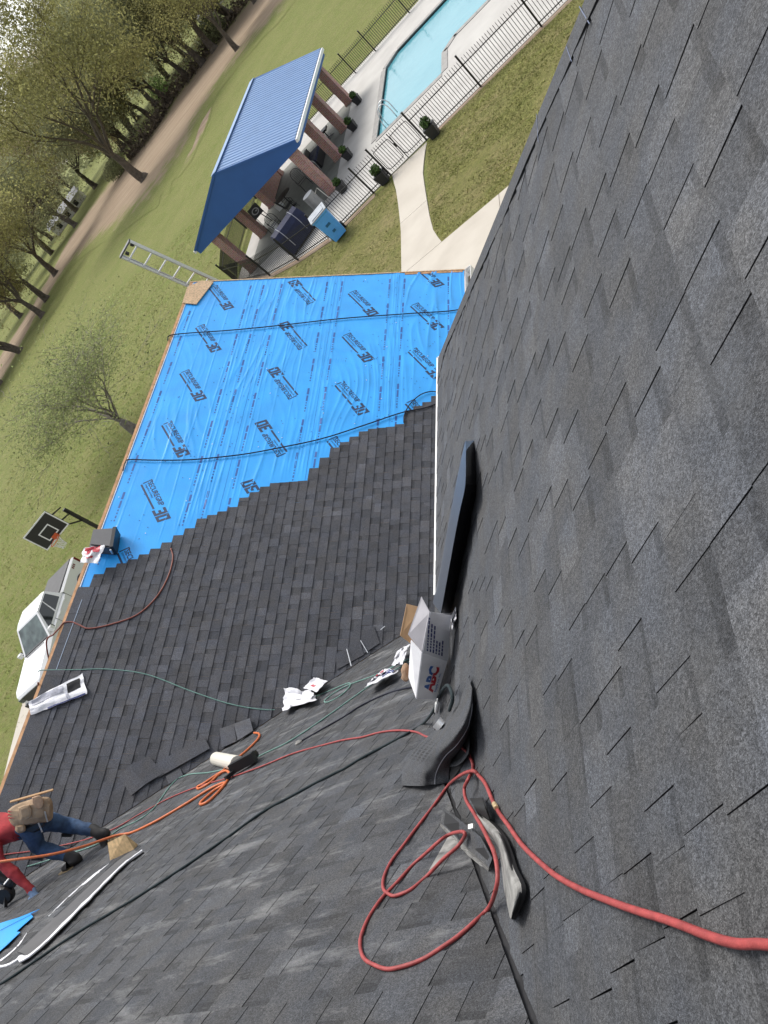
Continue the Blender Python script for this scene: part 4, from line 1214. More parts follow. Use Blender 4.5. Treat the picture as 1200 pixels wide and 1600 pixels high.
again(t1, 2, 600, 'tree cut by the left picture edge below the two-stemmed one', .62, 4.0, leafm='leaf_tan')
again(t3, 268, 160, 'tree at the road edge above the big leaning tree, with leafy bush at its foot', 1.0, 3.1, leafm='leaf_olive')
again(t4, 244, 190, 'thin trunked tree beside the road just above the big leaning tree', 1.05, .6)
again(t2, 214, 232, 'dark tree behind the road between the leaning tree and its neighbours', .95, 2.6, leafm='leaf_dull')
again(t1, 298, 122, 'tree with spread limbs at the bend of the road', .9, 5.2, leafm='leaf_dull')
again(t3, 318, 100, 'tall dark trunk by the road below the topmost trees', 1.05, 1.7)
again(t4, 336, 78, 'slanting trunk at the road in the upper row of trees', 1.15, 3.9, leafm='leaf_olive')
again(t1, 371, 77, 'tree standing right on the road edge near the top of the picture', .62, 1.0)
again(t2, 367, 28, 'tree by the road close to the top picture edge', .9, .3)
again(t3, 400, 2, 'tree by the road at the very top picture edge', .8, 2.4, leafm='leaf_olive')
# second row, farther into the field
back_row = [(150, 322, 1.55, t3, 1.2, 'leaf_tan'), (196, 262, 1.5, t1, 1.2, 'leaf_tan'), (238, 205, 1.5, t4, 1.4, 'leaf_dull'), (108, 392, 1.6, t1, 1.05, 'leaf_dull'), (283, 140, 1.45, t2, 1.2, 'leaf_olive'), (58, 470, 1.6, t2, 1.1, 'leaf_olive'), (330, 70, 1.4, t1, 1.05, 'leaf_tan'), (20, 540, 1.6, t3, 1.0, 'leaf_tan'), (225, 222, 1.3, t2, 1.15, 'leaf_olive'), (305, 100, 1.25, t1, .95, 'leaf_fresh')]
names = ('far field tree behind the two-stemmed road tree', 'far field tree behind the big leaning tree', 'far greyish field tree left of the thin trunked tree', 'far greyish field tree behind the close three', 'far field tree behind the bend of the road', 'far field tree at the left edge behind the close three', 'far field tree near the top behind the slanting trunk', 'far field tree at the left edge behind the lowest road tree', 'olive field tree in the gap beside the leaning tree', 'fresh green tree among the road trees near the top')
back_row += [(160, 300, 1.2, t4, 1.25, 'leaf_olive'), (205, 240, 1.22, t3, 1.3, 'leaf_dull'), (135, 340, 1.3, t1, 1.1, 'leaf_olive'), (255, 172, 1.2, t1, 1.1, 'leaf_olive'), (345, 45, 1.2, t3, 1.05, 'leaf_dull'), (50, 505, 1.25, t4, 1.0, 'leaf_dull'), (95, 405, 1.25, t2, 1.1, 'leaf_tan')]
names += ('olive tree just behind the road between the two-stemmed and leaning trees', 'greyish tree close behind the big leaning tree on its upper side', 'broad olive tree behind the two-stemmed road tree', 'broad olive tree behind the thin trunked roadside tree', 'greyish tree behind the topmost road trees', 'greyish tree behind the left edge road trees', 'tan two-stemmed tree behind the uppermost of the close three')
for (u, v, bk_, src, s, lm), nm in zip(back_row, names):
    again(src, u, v, nm, s, u * .1, bk_, lm)
# bushes along the road edge
def bush(u, v, r, h, lm, label, seed):
    p = PZ(u, v); rg = random.Random(seed); t = thing('bush', label, 'bush', (p.x, p.y, -.2), 'bushes along the dirt road')
    q = MB(); leaf_ball(q, (p.x, p.y, h * .5), r, h * .55, 1500, .22, rg); q.build('foliage', lm, t, tones=True)
    q = MB()
    for k in range(7):
        a = rg.uniform(0, 6.28); q.tube([(p.x, p.y, -.2), (p.x + math.cos(a) * r * .4, p.y + math.sin(a) * r * .4, h * .45), (p.x + math.cos(a) * r * .7, p.y + math.sin(a) * r * .7, h * .85)], .06, 4)
    q.build('stems', 'bark', t)
bush(226, 130, 4.2, 8, 'leaf_fresh', 'bright green bush beneath the road trees', 1)
bush(262, 150, 2.6, 4.5, 'leaf_fresh', 'leafy green bush at a dark trunk beside the road', 2)
bush(190, 272, 3.0, 3.2, 'leaf_dull', 'low dull bush in the shade behind the leaning tree', 3)
bush(345, 60, 3.0, 4.0, 'leaf_dull', 'dull bush near the top beside the road', 4)
# dark brush strip on the far road side
def brush(pts, n, w, h, mt, seed, name):
    rg = random.Random(seed); q = MB(); P = spline([PZ(u, v) for u, v in pts], 10)
    for k in range(n):
        p = P[rg.randrange(len(P) - 1)].lerp(P[rg.randrange(len(P) - 1)], 0)
        i = rg.randrange(len(P) - 1); p = P[i].lerp(P[i + 1], rg.random())
        nrm = p.normalized()
        c = Vector((p.x, p.y, 0)) + Vector((nrm.x, nrm.y, 0)) * rg.gauss(0, w) + Vector((0, 0, abs(rg.gauss(0, h))))
        a = Vector((rg.gauss(0, 1), rg.gauss(0, 1), rg.gauss(0, 1.5))).normalized(); e = a.cross(Vector((rg.gauss(0, 1), rg.gauss(0, 1), rg.gauss(0, 1)))).normalized()
        s = rg.uniform(.15, .45)
        q.add((c - a * s, c + e * s * .4, c + a * s, c - e * s * .4), ((0, 1, 2, 3),), 0, rg.uniform(.5, 1.4))
    return q.build(name, mt, tones=True, kind='stuff')
MT['brush'] = mat('leafless_brush', (.15, .115, .085), .95, .3, .3, tone=True)
brush([(204, 250), (240, 205), (275, 150), (310, 105), (350, 50), (395, -10)], 6000, 2.6, 1.0, 'brush', 5, 'brush')
# far wood on the horizon
rg = random.Random(8); q = MB()
for k in range(15000):
    a = rg.uniform(R_(-78), R_(-8)); d = rg.gauss(420, 40)
    top = 15 + 8 * mnoise.noise((a * 14, 0, 0)) + 4 * mnoise.noise((a * 50, 1, 0))
    z = top * rg.random() ** .8
    c = Vector((math.sin(a) * d, math.cos(a) * d, z))
    v1 = Vector((rg.gauss(0, 1), rg.gauss(0, 1), rg.gauss(0, 1))).normalized(); e = v1.cross(Vector((rg.gauss(0, 1), rg.gauss(0, 1), rg.gauss(0, 1)))).normalized()
    s = rg.uniform(.8, 2.0)
    q.add((c - v1 * s, c + e * s * .6, c + v1 * s, c - e * s * .6), ((0, 1, 2, 3),), 0, rg.uniform(.6, 1.3))
q.build('far_wood', 'leaf_dull', tones=True, kind='stuff')
# young tree on the lawn behind the wing
yp = Vector((-29.0, 27.6, 0))
MT['leaf_young'] = leafmat('pale_young_leaves', (.25, .29, .12))
yt = tree_proto(77, 'leaf_young', 'bark_pale', 'young sparse tree on the lawn just beyond the roof ridge', yp, 1.0, 1.1, None, H=8.8, r0=.13, trunk_frac=.17, spread=1.35, leaves=15000, leaf=.045, kids_n=(8, 5, 4, 4), levels=4, jitter=.62, twig_r=.007)
yt.matrix_world = Matrix.Translation(yp) @ Matrix.Rotation(1.1, 4, 'Z') @ Matrix.Diagonal((1.75, 1.75, 1.0, 1))
# far buildings glimpsed between trunks
def far_house(u, v, w, d, h, rz, label, wallm, roofm):
    p = PZ(u, v); sc = 250 / p.length; p = Vector((p.x * sc, p.y * sc, 0))
    t = thing('far_house', label, 'house', p)
    ex = Vector((math.cos(rz), math.sin(rz), 0)); ey = Vector((-ex.y, ex.x, 0))
    q = MB(); q.box(p + Vector((0, 0, h / 2)), w, d, h, ex, ey); q.build('wall', wallm, t)
    q = MB()
    e = .5; A_ = [p + ex * (sx * (w / 2 + e)) + ey * (sy * (d / 2 + e)) + Vector((0, 0, h)) for sx, sy in ((-1, -1), (1, -1), (1, 1), (-1, 1))]
    r0_, r1_ = p - ex * (w / 2 + e) + Vector((0, 0, h * 1.55)), p + ex * (w / 2 + e) + Vector((0, 0, h * 1.55))
    q.add(A_ + [r0_, r1_], ((0, 1, 5, 4), (2, 3, 4, 5), (0, 4, 3), (1, 2, 5), (3, 2, 1, 0))); q.build('roof', roofm, t)
    for k in range(3):
        q = MB(); q.box(p + ex * (w * (-.3 + .3 * k)) - ey * (d / 2 + .03) + Vector((0, 0, h * .5)), 1.2, .1, 1.4, ex, ey); q.build('window', 'black_plastic', t)
MT['far_roof'] = mat('far_grey_roof', (.36, .37, .39), .8, .1, .5)
far_house(88, 318, 13, 7, 2.6, .5, 'pale house with grey roof far across the field behind the two-stemmed tree', 'siding', 'far_roof')
far_house(338, 20, 9, 6, 2.4, .2, 'pale house with dark windows glimpsed between trunks near the top', 'siding', 'far_roof')
# ================================================================ LADDER
def rot_frame(d, x):
    d = Vector(d).normalized(); x = (Vector(x) - d * Vector(x).dot(d)).normalized(); return d, x, d.cross(x)
top = Vector((-9.93, 13.49, 7.50)); low = Vector((-9.73, 13.80, 6.10)); dv = (top - low).normalized()
foot = low - dv * ((low.z - .05) / dv.z); topx = top + dv * .02
lad = thing('ladder', 'aluminium extension ladder rising above the roof ridge corner', 'ladder', foot)
d, x, y = rot_frame(dv, (1, 0, 0)); W = .43; LN = (topx - foot).length
for s in (-1, 1):
    q = MB(); q.box(foot + d * (LN / 2) + x * (s * W / 2), .028, .085, LN, x, y, d); q.box(foot + d * (LN / 2) + x * (s * (W / 2 - .012)) + y * .036, .03, .012, LN, x, y, d); q.build('side_rail', 'alu', lad)
k = 0
while .15 + k * .305 < LN:
    z = LN - .17 - k * .305
    if z < .1: break
    q = MB(); q.tube([foot + d * z - x * (W / 2), foot + d * z + x * (W / 2)], .017, 8); q.build('rung', 'white_metal', lad); k += 1
q = MB(); q.box(topx, W + .04, .09, .03, x, y, d); q.build('end_cap', 'grey_plastic', lad)
for s in (-.05, .2):
    q = MB(); q.box(topx - d * .07 + x * s + y * -.04, .05, .05, .07, x, y, d); q.build('guide_block', 'black_plastic', lad)
# board wrapped over the end of the ridge
q = MB(); poly = [PB(u, v, .022) for u, v in ((316, 439), (334, 441), (307, 476), (285, 474), (293, 449))]
q.prism(poly[::-1], nB, .014)
ob_ = q.build('osb_board', 'plywood', org=poly[3]); tag(ob_, 'tan chipboard offcut bent over the ridge end below the ladder', 'board')
q = MB(); pr = [poly[3] + Vector((-.02, 0, -.02)), poly[3] + Vector((-.02, .42, -.02))]
n2 = Vector((-M, 0, 1)) / HYP; dn = Vector((-1, 0, -M)) / HYP
q.prism([pr[0], pr[1], pr[1] + dn * .20, pr[0] + dn * .32], n2, .014); o2 = q.build('flap', 'wood', ob_)

# ================================================================ BASKETBALL GOAL
zb, dh = 2.93, .92
BL, BR = PZ(74.4, 858.5, zb), PZ(108, 818, zb); TL, TR = PZ(36.5, 840.6, zb + dh), PZ(69, 799.5, zb + dh)
bc = (BL + BR + TL + TR) / 4
ex = ((BR - BL) + (TR - TL)); ex.z = 0; bw = (BR - BL).length; ex.normalize()
back = Vector((0, 0, 1)).cross(ex); back = back if (bc + back - CAM).length > (bc - CAM).length else -back
up = Vector((0, 0, 1))
base = Vector((BR.x, BR.y, 0)) + back * 1.15 - ex * .30
goal = thing('basketball_goal', 'basketball goal with black white-edged backboard beyond the roof ridge', 'basketball goal', base)
q = MB(); q.box(bc, bw, .03, dh, ex, back, up); q.build('backboard', 'black_plastic', goal)
fr_ = -back * .018
q = MB()
for s in (-1, 1):
    q.box(bc + ex * (s * (bw / 2 - .02)) + fr_, .045, .012, dh + .01, ex, back, up); q.box(bc + up * (s * (dh / 2 - .02)) + fr_, bw - .09, .012, .045, ex, back, up)
q.build('white_border', 'white_metal', goal)
q = MB(); c2 = bc - up * .10 + fr_
for s in (-1, 1):
    q.box(c2 + ex * (s * .27), .045, .012, .45, ex, back, up); q.box(c2 + up * (s * .205), .50, .012, .045, ex, back, up)
q.build('target_square', 'white_metal', goal)
rc = bc - up * (dh / 2 - .08) - back * .30
q = MB(); q.tube([rc + ex * (math.cos(a) * .23) + back * (math.sin(a) * .23) for a in [2 * math.pi * k / 20 for k in range(21)]], .014, 6, cap=False)
q.box(rc + back * .25, .16, .12, .05, ex, back, up); q.box(bc - up * (dh / 2 - .10) - back * .03, .25, .04, .18, ex, back, up); q.build('rim', mat('orange_rim', (.62, .12, .035), .5), goal)
q = MB()
for k in range(10):
    a, a2 = 2 * math.pi * k / 10, 2 * math.pi * (k + .9) / 10
    q.tube([rc + ex * (math.cos(a) * .22) + back * (math.sin(a) * .22), rc + ex * (math.cos(a2) * .14) + back * (math.sin(a2) * .14) - up * .22, rc + ex * (math.cos(a) * .12) + back * (math.sin(a) * .12) - up * .38], .007, 4)
    a3 = 2 * math.pi * (k - .9) / 10
    q.tube([rc + ex * (math.cos(a) * .22) + back * (math.sin(a) * .22), rc + ex * (math.cos(a3) * .14) + back * (math.sin(a3) * .14) - up * .22, rc + ex * (math.cos(a) * .12) + back * (math.sin(a) * .12) - up * .38], .007, 4)
q.build('net', 'white_film', goal)
q = MB(); ptop = base + up * 3.2
q.box(base + up * 1.55, .11, .11, 3.1, ex, back, up); q.build('pole', 'black_metal', goal)
q = MB()
for dz in (.0, .38):
    for s in (-.14, .14): q.bar(ptop + up * (dz - .35) , bc + back * .02 + ex * s + up * (dz - .1), .045)
q.bar(ptop - up * .9, bc + back * .3 - up * .2, .05); q.build('support_arm', 'black_metal', goal)
q = MB(); q.lathe(base + up * 1.28 - back * .10, [(.06, -.16), (.19, -.12), (.22, 0), (.19, .12), (.06, .16)], 14, ex); q.build('crank_housing', 'black_plastic', goal)
q = MB(); q.box(base + up * .16 + back * .35, .75, 1.2, .3, ex, back, up, taper=.8); q.build('weighted_base', 'black_plastic', goal)

# ================================================================ PICKUP TRUCK
MT['white_paint'] = mat('white_car_paint', (.80, .80, .79), .25, coat=.6)
MT['car_glass'] = mat('dark_car_glass', (.018, .022, .022), .06, spec=.8)
MT['wind_glass'] = mat('windscreen_glass', (.10, .13, .12), .05, .5, 2.5, spec=.8)
MT['tonneau'] = mat('grey_tonneau_cover', (.085, .085, .085), .7, .1, 4)
MT['tail_red'] = mat('tail_lamp_red', (.16, .008, .008), .3)
tc = Vector((-27.45, 15.0, 0)); ang = math.atan2(.87, 5.3) + math.pi / 2
fwd = Vector((.16, -1, 0)).normalized(); lft = Vector((0, 0, 1)).cross(fwd)         # truck faces -Y
def TP(x, y, z): return tc + fwd * x + lft * y + Vector((0, 0, z))
trk = thing('pickup_truck', 'white pickup truck with grey bed cover parked behind the roof ridge', 'pickup truck', tc)
def loft(secs, mt, nm, caps=True):
    q = MB(); rows = [[TP(*p) for p in s] for s in secs]; q.grid(rows, closed=True)
    if caps: q.add(rows[0], (tuple(range(len(rows[0]))),)); q.add(rows[-1], (tuple(reversed(range(len(rows[-1])))),))
    return q.build(nm, mt, trk)
hw = .98
def sec(x, w, z0, z1, r=.12): return [(x, -w + .04, z0), (x, -w, z0 + .15), (x, -w, z1 - r), (x, -w + r * .8, z1), (x, w - r * .8, z1), (x, w, z1 - r), (x, w, z0 + .15), (x, w - .04, z0)]
loft([sec(2.86, .80, .48, .98), sec(2.78, .90, .42, 1.05), sec(2.55, .96, .40, 1.12), sec(1.6, hw, .40, 1.18), sec(1.05, hw, .40, 1.22), sec(.9, hw, .40, 1.24), sec(-.95, hw, .40, 1.26)], 'white_paint', 'body')
loft([sec(-.97, hw, .40, 1.30, .06), sec(-2.7, hw, .42, 1.32, .06), sec(-2.80, .96, .45, 1.30, .06)], 'white_paint', 'bed')
q = MB(); q.box(TP(-1.88, 0, 1.335), 1.72, 1.70, .035, fwd, lft); q.build('bed_cover', 'tonneau', trk)
# cab greenhouse
cab = [[(1.05, -.93, 1.20), (1.05, .93, 1.20), (-.95, .93, 1.24), (-.95, -.93, 1.24)], [(.18, -.76, 1.86), (.18, .76, 1.86), (-.80, .76, 1.87), (-.80, -.76, 1.87)]]
q = MB(); lo, hi = cab; top_ = [(.0, -.66, 1.93), (.0, .66, 1.93), (-.66, .66, 1.93), (-.66, -.66, 1.93)]
q.grid([[TP(*p) for p in lo], [TP(*p) for p in hi], [TP(*p) for p in top_]], closed=True); q.add([TP(*p) for p in top_], ((0, 1, 2, 3),)); q.build('cab', 'white_paint', trk)
def on_face(a, b_, c, d, u0, u1, v0, v1, off):
    A, B_, C_, D = TP(*a), TP(*b_), TP(*c), TP(*d)
    f = lambda u, v: A.lerp(B_, u).lerp(D.lerp(C_, u), v)
    n = (B_ - A).cross(D - A).normalized(); ctr = (A + B_ + C_ + D) / 4
    if n.dot(ctr - TP(0, 0, 1.2)) < 0: n = -n
    return [f(u0, v0) + n * off, f(u1, v0) + n * off, f(u1, v1) + n * off, f(u0, v1) + n * off]
q = MB(); q.add(on_face(lo[0], lo[1], hi[1], hi[0], .06, .94, .06, .93, .006), ((0, 1, 2, 3),)); q.build('windscreen', 'wind_glass', trk)
q = MB(); q.add(on_face(lo[2], lo[3], hi[3], hi[2], .1, .9, .15, .88, .006), ((0, 1, 2, 3),)); q.build('rear_window', 'car_glass', trk)
for a, c, e, f_ in ((lo[1], lo[2], hi[2], hi[1]), (lo[3], lo[0], hi[0], hi[3])):
    fl = (a is lo[3])
    for u0, u1 in ((.10, .52), (.56, .90)):
        if fl: u0, u1 = 1 - u1, 1 - u0
        q = MB(); q.add(on_face(a, c, e, f_, u0, u1, .10, .90, .006), ((0, 1, 2, 3),)); q.build('side_window', 'car_glass', trk)
for s in (-1, 1):
    q = MB(); q.box(TP(.88, s * 1.12, 1.30), .12, .20, .17, fwd, lft); q.build('mirror', 'white_paint', trk)
    q = MB(); q.box(TP(.80, s * 1.12, 1.30), .05, .18, .15, fwd, lft); q.bar(TP(.85, s * .95, 1.22), TP(.88, s * 1.06, 1.27), .05); q.build('mirror_back', 'black_plastic', trk)
    for xx in (1.85, -1.95):
        w = MB(); w.lathe(TP(xx, s * .86, .38), [(.2, -.13), (.36, -.13), (.385, -.08), (.385, .08), (.36, .13), (.2, .13)], 20, lft); wo_ = w.build('wheel', 'rubber', trk)
        w = MB(); w.lathe(TP(xx, s * .93, .38), [(.10, -.07), (.21, -.07), (.22, .07), (.06, .09)], 14, lft * s); w.build('rim', 'alu', wo_)
        w = MB(); w.tube([TP(xx + .46 * math.cos(t), s * (hw + .006), .40 + .46 * math.sin(t)) for t in [math.pi * k / 12 for k in range(13)]], .03, 5); w.build('wheel_arch', 'black_plastic', trk)
    q = MB(); q.box(TP(-2.76, s * .93, 1.08), .10, .12, .36, fwd, lft); q.build('tail_lamp', 'tail_red', trk)
    q = MB(); q.box(TP(2.80, s * .72, .86), .12, .26, .18, fwd, lft); q.build('headlight', 'wind_glass', trk)
    q = MB(); q.box(TP(-.02, s * (hw + .012), 1.10), .16, .02, .035, fwd, lft); q.box(TP(-.68, s * (hw + .012), 1.10), .14, .02, .035, fwd, lft); q.build('door_handles', 'white_metal', trk, kind='stuff')
    q = MB(); q.box(TP(-.96, s * (hw - .005), .86), .012, .02, .75, fwd, lft); q.box(TP(.28, s * (hw - .006), .86), .010, .02, .7, fwd, lft); q.build('panel_gap', 'black_plastic', trk, kind='stuff')
    q = MB()
    for k in range(3): q.box(TP(-2.45 + k * .09, s * (hw + .002), 1.16), .06, .006, .10, fwd, lft)
    q.build('bed_decal', 'tail_red', trk, kind='stuff')
q = MB(); q.box(TP(2.86, 0, .55), .14, 1.8, .22, fwd, lft); q.build('front_bumper', 'black_plastic', trk)
q = MB(); q.box(TP(2.86, 0, .82), .06, 1.1, .28, fwd, lft); q.build('grille', 'black_plastic', trk)
q = MB(); q.bar(TP(1.02, -.8, 1.235), TP(1.02, .8, 1.235), .14, .03); q.build('wiper_cowl', 'black_plastic', trk)
q = MB(); q.box(TP(-2.86, 0, .55), .12, 1.8, .18, fwd, lft); q.build('rear_bumper', 'alu', trk)
q = MB(); q.tube([TP(1.2, -.62, 1.23), TP(1.2, .62, 1.23)], .012, 4); q.build('wiper', 'black_plastic', trk)
MT['leather_'] = mat('tan_glove_leather', (.42, .27, .17), .8, .3, 14, .3)
# ================================================================ HOSES AND ROPES
def px(off, sc, pts): return [(off[0] + a * sc, off[1] + c * sc) for a, c in pts]
c3 = lambda *p: px((540, 1100), .275, p)
c4 = lambda *p: px((160, 1100), .3, p)
def dep_(p): return (p - CAM).dot(AZ)
def line(name, pts, r, mt, label, cat, h=None, over=None, n=8, seg=8, plane=None, sag=None):
    P = [(plane or roof)(u, v, (h if h is not None else r) + .014 + (over or {}).get(i, 0)) for i, (u, v) in enumerate(pts)]
    S = [p + Vector((mnoise.noise((i * .11, r * 900, 0)), mnoise.noise((i * .11, r * 900, 5)), .0)) * .0055 for i, p in enumerate(spline(P, n))]
    q = MB(); q.tube(S, r, seg)
    return tag(q.build(name, mt, smooth=True, org=P[0]), label, cat)
red = [(1260, 1482), (1200, 1476), (1130, 1466), (1040, 1440), (960, 1411), (905, 1386), (860, 1362)] + c3((1000, 800), (900, 660), (850, 580), (800, 470), (760, 405), (720, 385), (660, 400), (590, 455), (520, 550), (430, 670), (330, 800), (260, 890), (220, 980), (215, 1040), (240, 1080), (290, 1085), (370, 1050), (470, 970), (570, 870), (650, 790), (678, 740), (660, 722), (600, 735), (520, 790), (420, 880), (300, 1000), (200, 1110), (120, 1230), (85, 1340), (95, 1420), (150, 1480), (240, 1505), (340, 1490), (470, 1430), (600, 1350), (720, 1250), (810, 1160), (855, 1060), (865, 960), (845, 860), (800, 750), (740, 640), (690, 550), (675, 480), (695, 430), (720, 380), (720, 330), (700, 290)) + [(722, 1168), (708, 1158), (690, 1152)] + c3((465, 185), (400, 160), (300, 150), (180, 165), (80, 190), (0, 205)) + c4((1200, 200), (1000, 255), (830, 325), (670, 380), (500, 430), (350, 490), (200, 570), (80, 640)) + [(140, 1310), (100, 1320), (50, 1330), (5, 1336), (-40, 1345)]
ov = {}
for i in range(12, 14): ov[i] = .02
for i in range(44, 52): ov[i] = .03
for i in range(25, 31): ov[i] = .055
rh = line('air_hose', red, .0070, 'red_hose', 'long red air hose looping in the foreground and running to the worker', 'hose', over=ov)
pf = [roof(u, v, .024) for u, v in ((772, 1256), (776, 1263))]
q = MB(); q.tube(pf, .0085, 10); q.build('brass_fitting', mat('brass', (.55, .42, .24), .5, .2, 40, metal=.3), rh)
orange = c4((790, 150), (815, 155), (815, 175), (780, 215), (730, 260), (680, 300), (635, 342), (590, 372), (530, 412), (495, 432), (505, 440), (560, 410), (600, 372), (640, 348), (660, 360), (655, 390), (620, 440), (560, 500), (520, 522), (510, 515), (540, 485), (590, 445), (635, 418), (625, 412), (560, 442), (450, 510), (350, 570), (250, 625), (150, 670)) 
P = [roof(u, v, .027) for u, v in orange]
wl = dep_(PC(166, 1322)) - .30
P += [CAM + ray(u, v) * w for u, v, w in ((180, 1306, wl + .1), (125, 1324, wl - .05), (75, 1336, wl - .15), (25, 1343, wl - .2), (-40, 1352, wl - .2))]
q = MB(); q.tube(spline(P, 8), .0125, 8); tag(q.build('air_hose', 'orange_hose', smooth=True, org=P[0]), 'orange air hose with small loops beside the cream tube', 'hose')
teal = [(-30, 1552), (0, 1538), (60, 1498), (130, 1452)] + c4((190, 1000), (420, 850), (640, 700), (830, 565), (1000, 470), (1200, 365)) + c3((0, 360), (120, 290), (250, 220), (350, 165), (440, 110), (500, 40)) + [(686, 1088), (694, 1074), (702, 1074), (707, 1092), (702, 1110)]
line('safety_rope', teal, .0085, 'teal_rope', 'thick dark teal rope slanting across the whole lower roof to the carton', 'rope', over={19: .05, 18: .05, 17: .03, 20: .04})
line('safety_rope', [(466, 1160), (500, 1141), (537, 1120), (564, 1103), (597, 1087), (622, 1078), (646, 1073)], .0075, 'black_rope', 'short black rope ending under the carton beside the green rope', 'rope')
kn = MB(); kc_ = roof(466, 1160, .03); kn.lathe(kc_ - nC * .03, [(.02, 0), (.035, .015), (.035, .03), (.015, .045)], 10, nC)
tag(kn.build('pipe_cap', 'felt', org=kc_), 'small grey cap at the end of the short black rope', 'cap')
green = [(60, 1049), (68, 1047), (120, 1046), (170, 1046), (230, 1054), (300, 1080), (360, 1100), (415, 1109), (450, 1106), (498, 1086), (530, 1073), (546, 1067), (545, 1075), (530, 1088), (512, 1097), (507, 1095), (520, 1084), (545, 1070), (580, 1057), (612, 1043), (625, 1036), (640, 1030), (636, 1036), (600, 1056), (560, 1084), (520, 1113)] + c4((980, 190), (860, 250), (700, 320), (560, 355), (460, 365), (400, 385), (350, 430), (300, 500), (260, 550), (180, 610), (90, 650)) + [(150, 1320), (95, 1338), (50, 1352), (10, 1362)]
line('safety_rope', green, .007, 'green_rope', 'thin pale green rope from the ridge across the valley to the worker', 'rope')
line('safety_rope', [(262, 532), (266, 524), (300, 520), (360, 516), (440, 508), (540, 497), (640, 490), (700, 486), (735, 480), (770, 474)], .010, 'black_rope', 'upper black rope stretched straight across the blue underlayment', 'rope', h=.02, plane=PB)
line('safety_rope', [(192, 735), (196, 722), (203, 718), (240, 719), (300, 718), (370, 711), (430, 701), (500, 686), (570, 664), (630, 644), (668, 636), (700, 622)], .010, 'black_rope', 'lower black rope sagging across the blue underlayment to the shingle steps', 'rope', h=.02, plane=PB)
line('safety_rope', [(631, 660), (632, 648), (640, 632), (655, 618), (670, 612), (684, 613), (694, 620)], .009, 'black_rope', 'short arched end of black rope over the top of the shingle steps', 'rope', h=.02, plane=PB)
brown = [(267, 857), (270, 872), (263, 900), (245, 932), (215, 960), (175, 975), (140, 982), (125, 977), (113, 972), (100, 973), (92, 982), (86, 992)]
P = [PB(u, v, .025) for u, v in brown]; P[-1].z += .02
P += [P[-1] + Vector((-.14, -.1, .0)), P[-1] + Vector((-.45, -.5, -.42)), P[-1] + Vector((-.5, -.8, -.46)), P[-1] + Vector((-.2, -.75, -.18)), Vector((RIDGE_X + .05, P[-1].y - .72, zR + .03))]
q = MB(); q.tube(spline(P, 8), .011, 8); tag(q.build('air_hose', 'brown_hose', smooth=True, org=P[0]), 'rust red hose curling over the ridge below the basketball goal', 'hose')

# ================================================================ SHEETS OF FILM, OFFCUTS
def patch(c, nu, nv, plane, hf, seed=0, inset=None):
    """bilinear patch through 4 pixel corners, lifted by hf(s,t)"""
    rows = []
    for i in range(nu + 1):
        r = []
        for j in range(nv + 1):
            s, t = i / nu, j / nv
            u = (c[0][0] * (1 - s) + c[1][0] * s) * (1 - t) + (c[3][0] * (1 - s) + c[2][0] * s) * t
            v = (c[0][1] * (1 - s) + c[1][1] * s) * (1 - t) + (c[3][1] * (1 - s) + c[2][1] * s) * t
            if inset: du, dv_ = inset(s, t); u += du; v += dv_
            r.append(plane(u, v, hf(s, t)))
        rows.append(r)
    return rows
def film(name, c, plane, mt, label, cat, amp=.03, base=.02, nu=16, nv=12, seed=1, edge=3.0, thick=.004, parent=None):
    hf = lambda s, t: base + amp * (.5 + .8 * mnoise.noise((s * 2.6 + seed * 7.1, t * 2.6, seed)) + .22 * mnoise.noise((s * 9 + seed, t * 9, 2.0)))
    ins = lambda s, t: (edge * mnoise.noise((s * 5, t * 5, seed + 3.3)), edge * mnoise.noise((s * 5 + 9, t * 5, seed + 6.1)))
    rows = patch(c, nu, nv, plane, hf, seed, ins)
    q = MB(); q.grid(rows)
    lo = [[p - Vector((0, 0, thick)) for p in r] for r in rows]
    q.grid([r[::-1] for r in lo])
    ring = [(0, j) for j in range(nv)] + [(i, nv) for i in range(nu)] + [(nu, nv - j) for j in range(nv)] + [(nu - i, 0) for i in range(nu)] + [(0, 0)]
    q.grid([[rows[i][j] for i, j in ring], [lo[i][j] for i, j in ring]])
    o = q.build(name, mt, parent, smooth=True, org=rows[0][0])
    if label: tag(o, label, cat)
    return o, rows
# long torn shingle wrapper by the ridge
w1, rw = film('plastic_wrapper', [(44, 1096), (128, 1052), (136, 1084), (48, 1117)], PB, 'white_film', 'long torn white shingle wrapper on the dark shingles by the truck', 'wrapper', .05, .03, 24, 10, 1, 2.0)
def on_rows(rows, s0, s1, t0, t1, nm, mt, par, n=5, lift=.006):
    nu, nv = len(rows) - 1, len(rows[0]) - 1
    def at(s, t):
        i, j = min(nu - 1, int(s * nu)), min(nv - 1, int(t * nv)); a, c = s * nu - i, t * nv - j
        return rows[i][j].lerp(rows[i + 1][j], a).lerp(rows[i][j + 1].lerp(rows[i + 1][j + 1], a), c) + (CAM - rows[i][j]).normalized() * lift
    q = MB(); q.grid([[at(s0 + (s1 - s0) * i / n, t0 + (t1 - t0) * j / n) for j in range(n + 1)] for i in range(n + 1)])
    return q.build(nm, mt, par, smooth=True)
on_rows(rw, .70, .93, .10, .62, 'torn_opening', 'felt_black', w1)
on_rows(rw, .05, .62, .06, .42, 'faded_print', 'wrap_print', w1)
on_rows(rw, .66, .71, .55, .9, 'label_block', 'wrap_print', w1)
on_rows(rw, .30, .97, .93, 1.0, 'blue_edge', 'blue_print', w1)
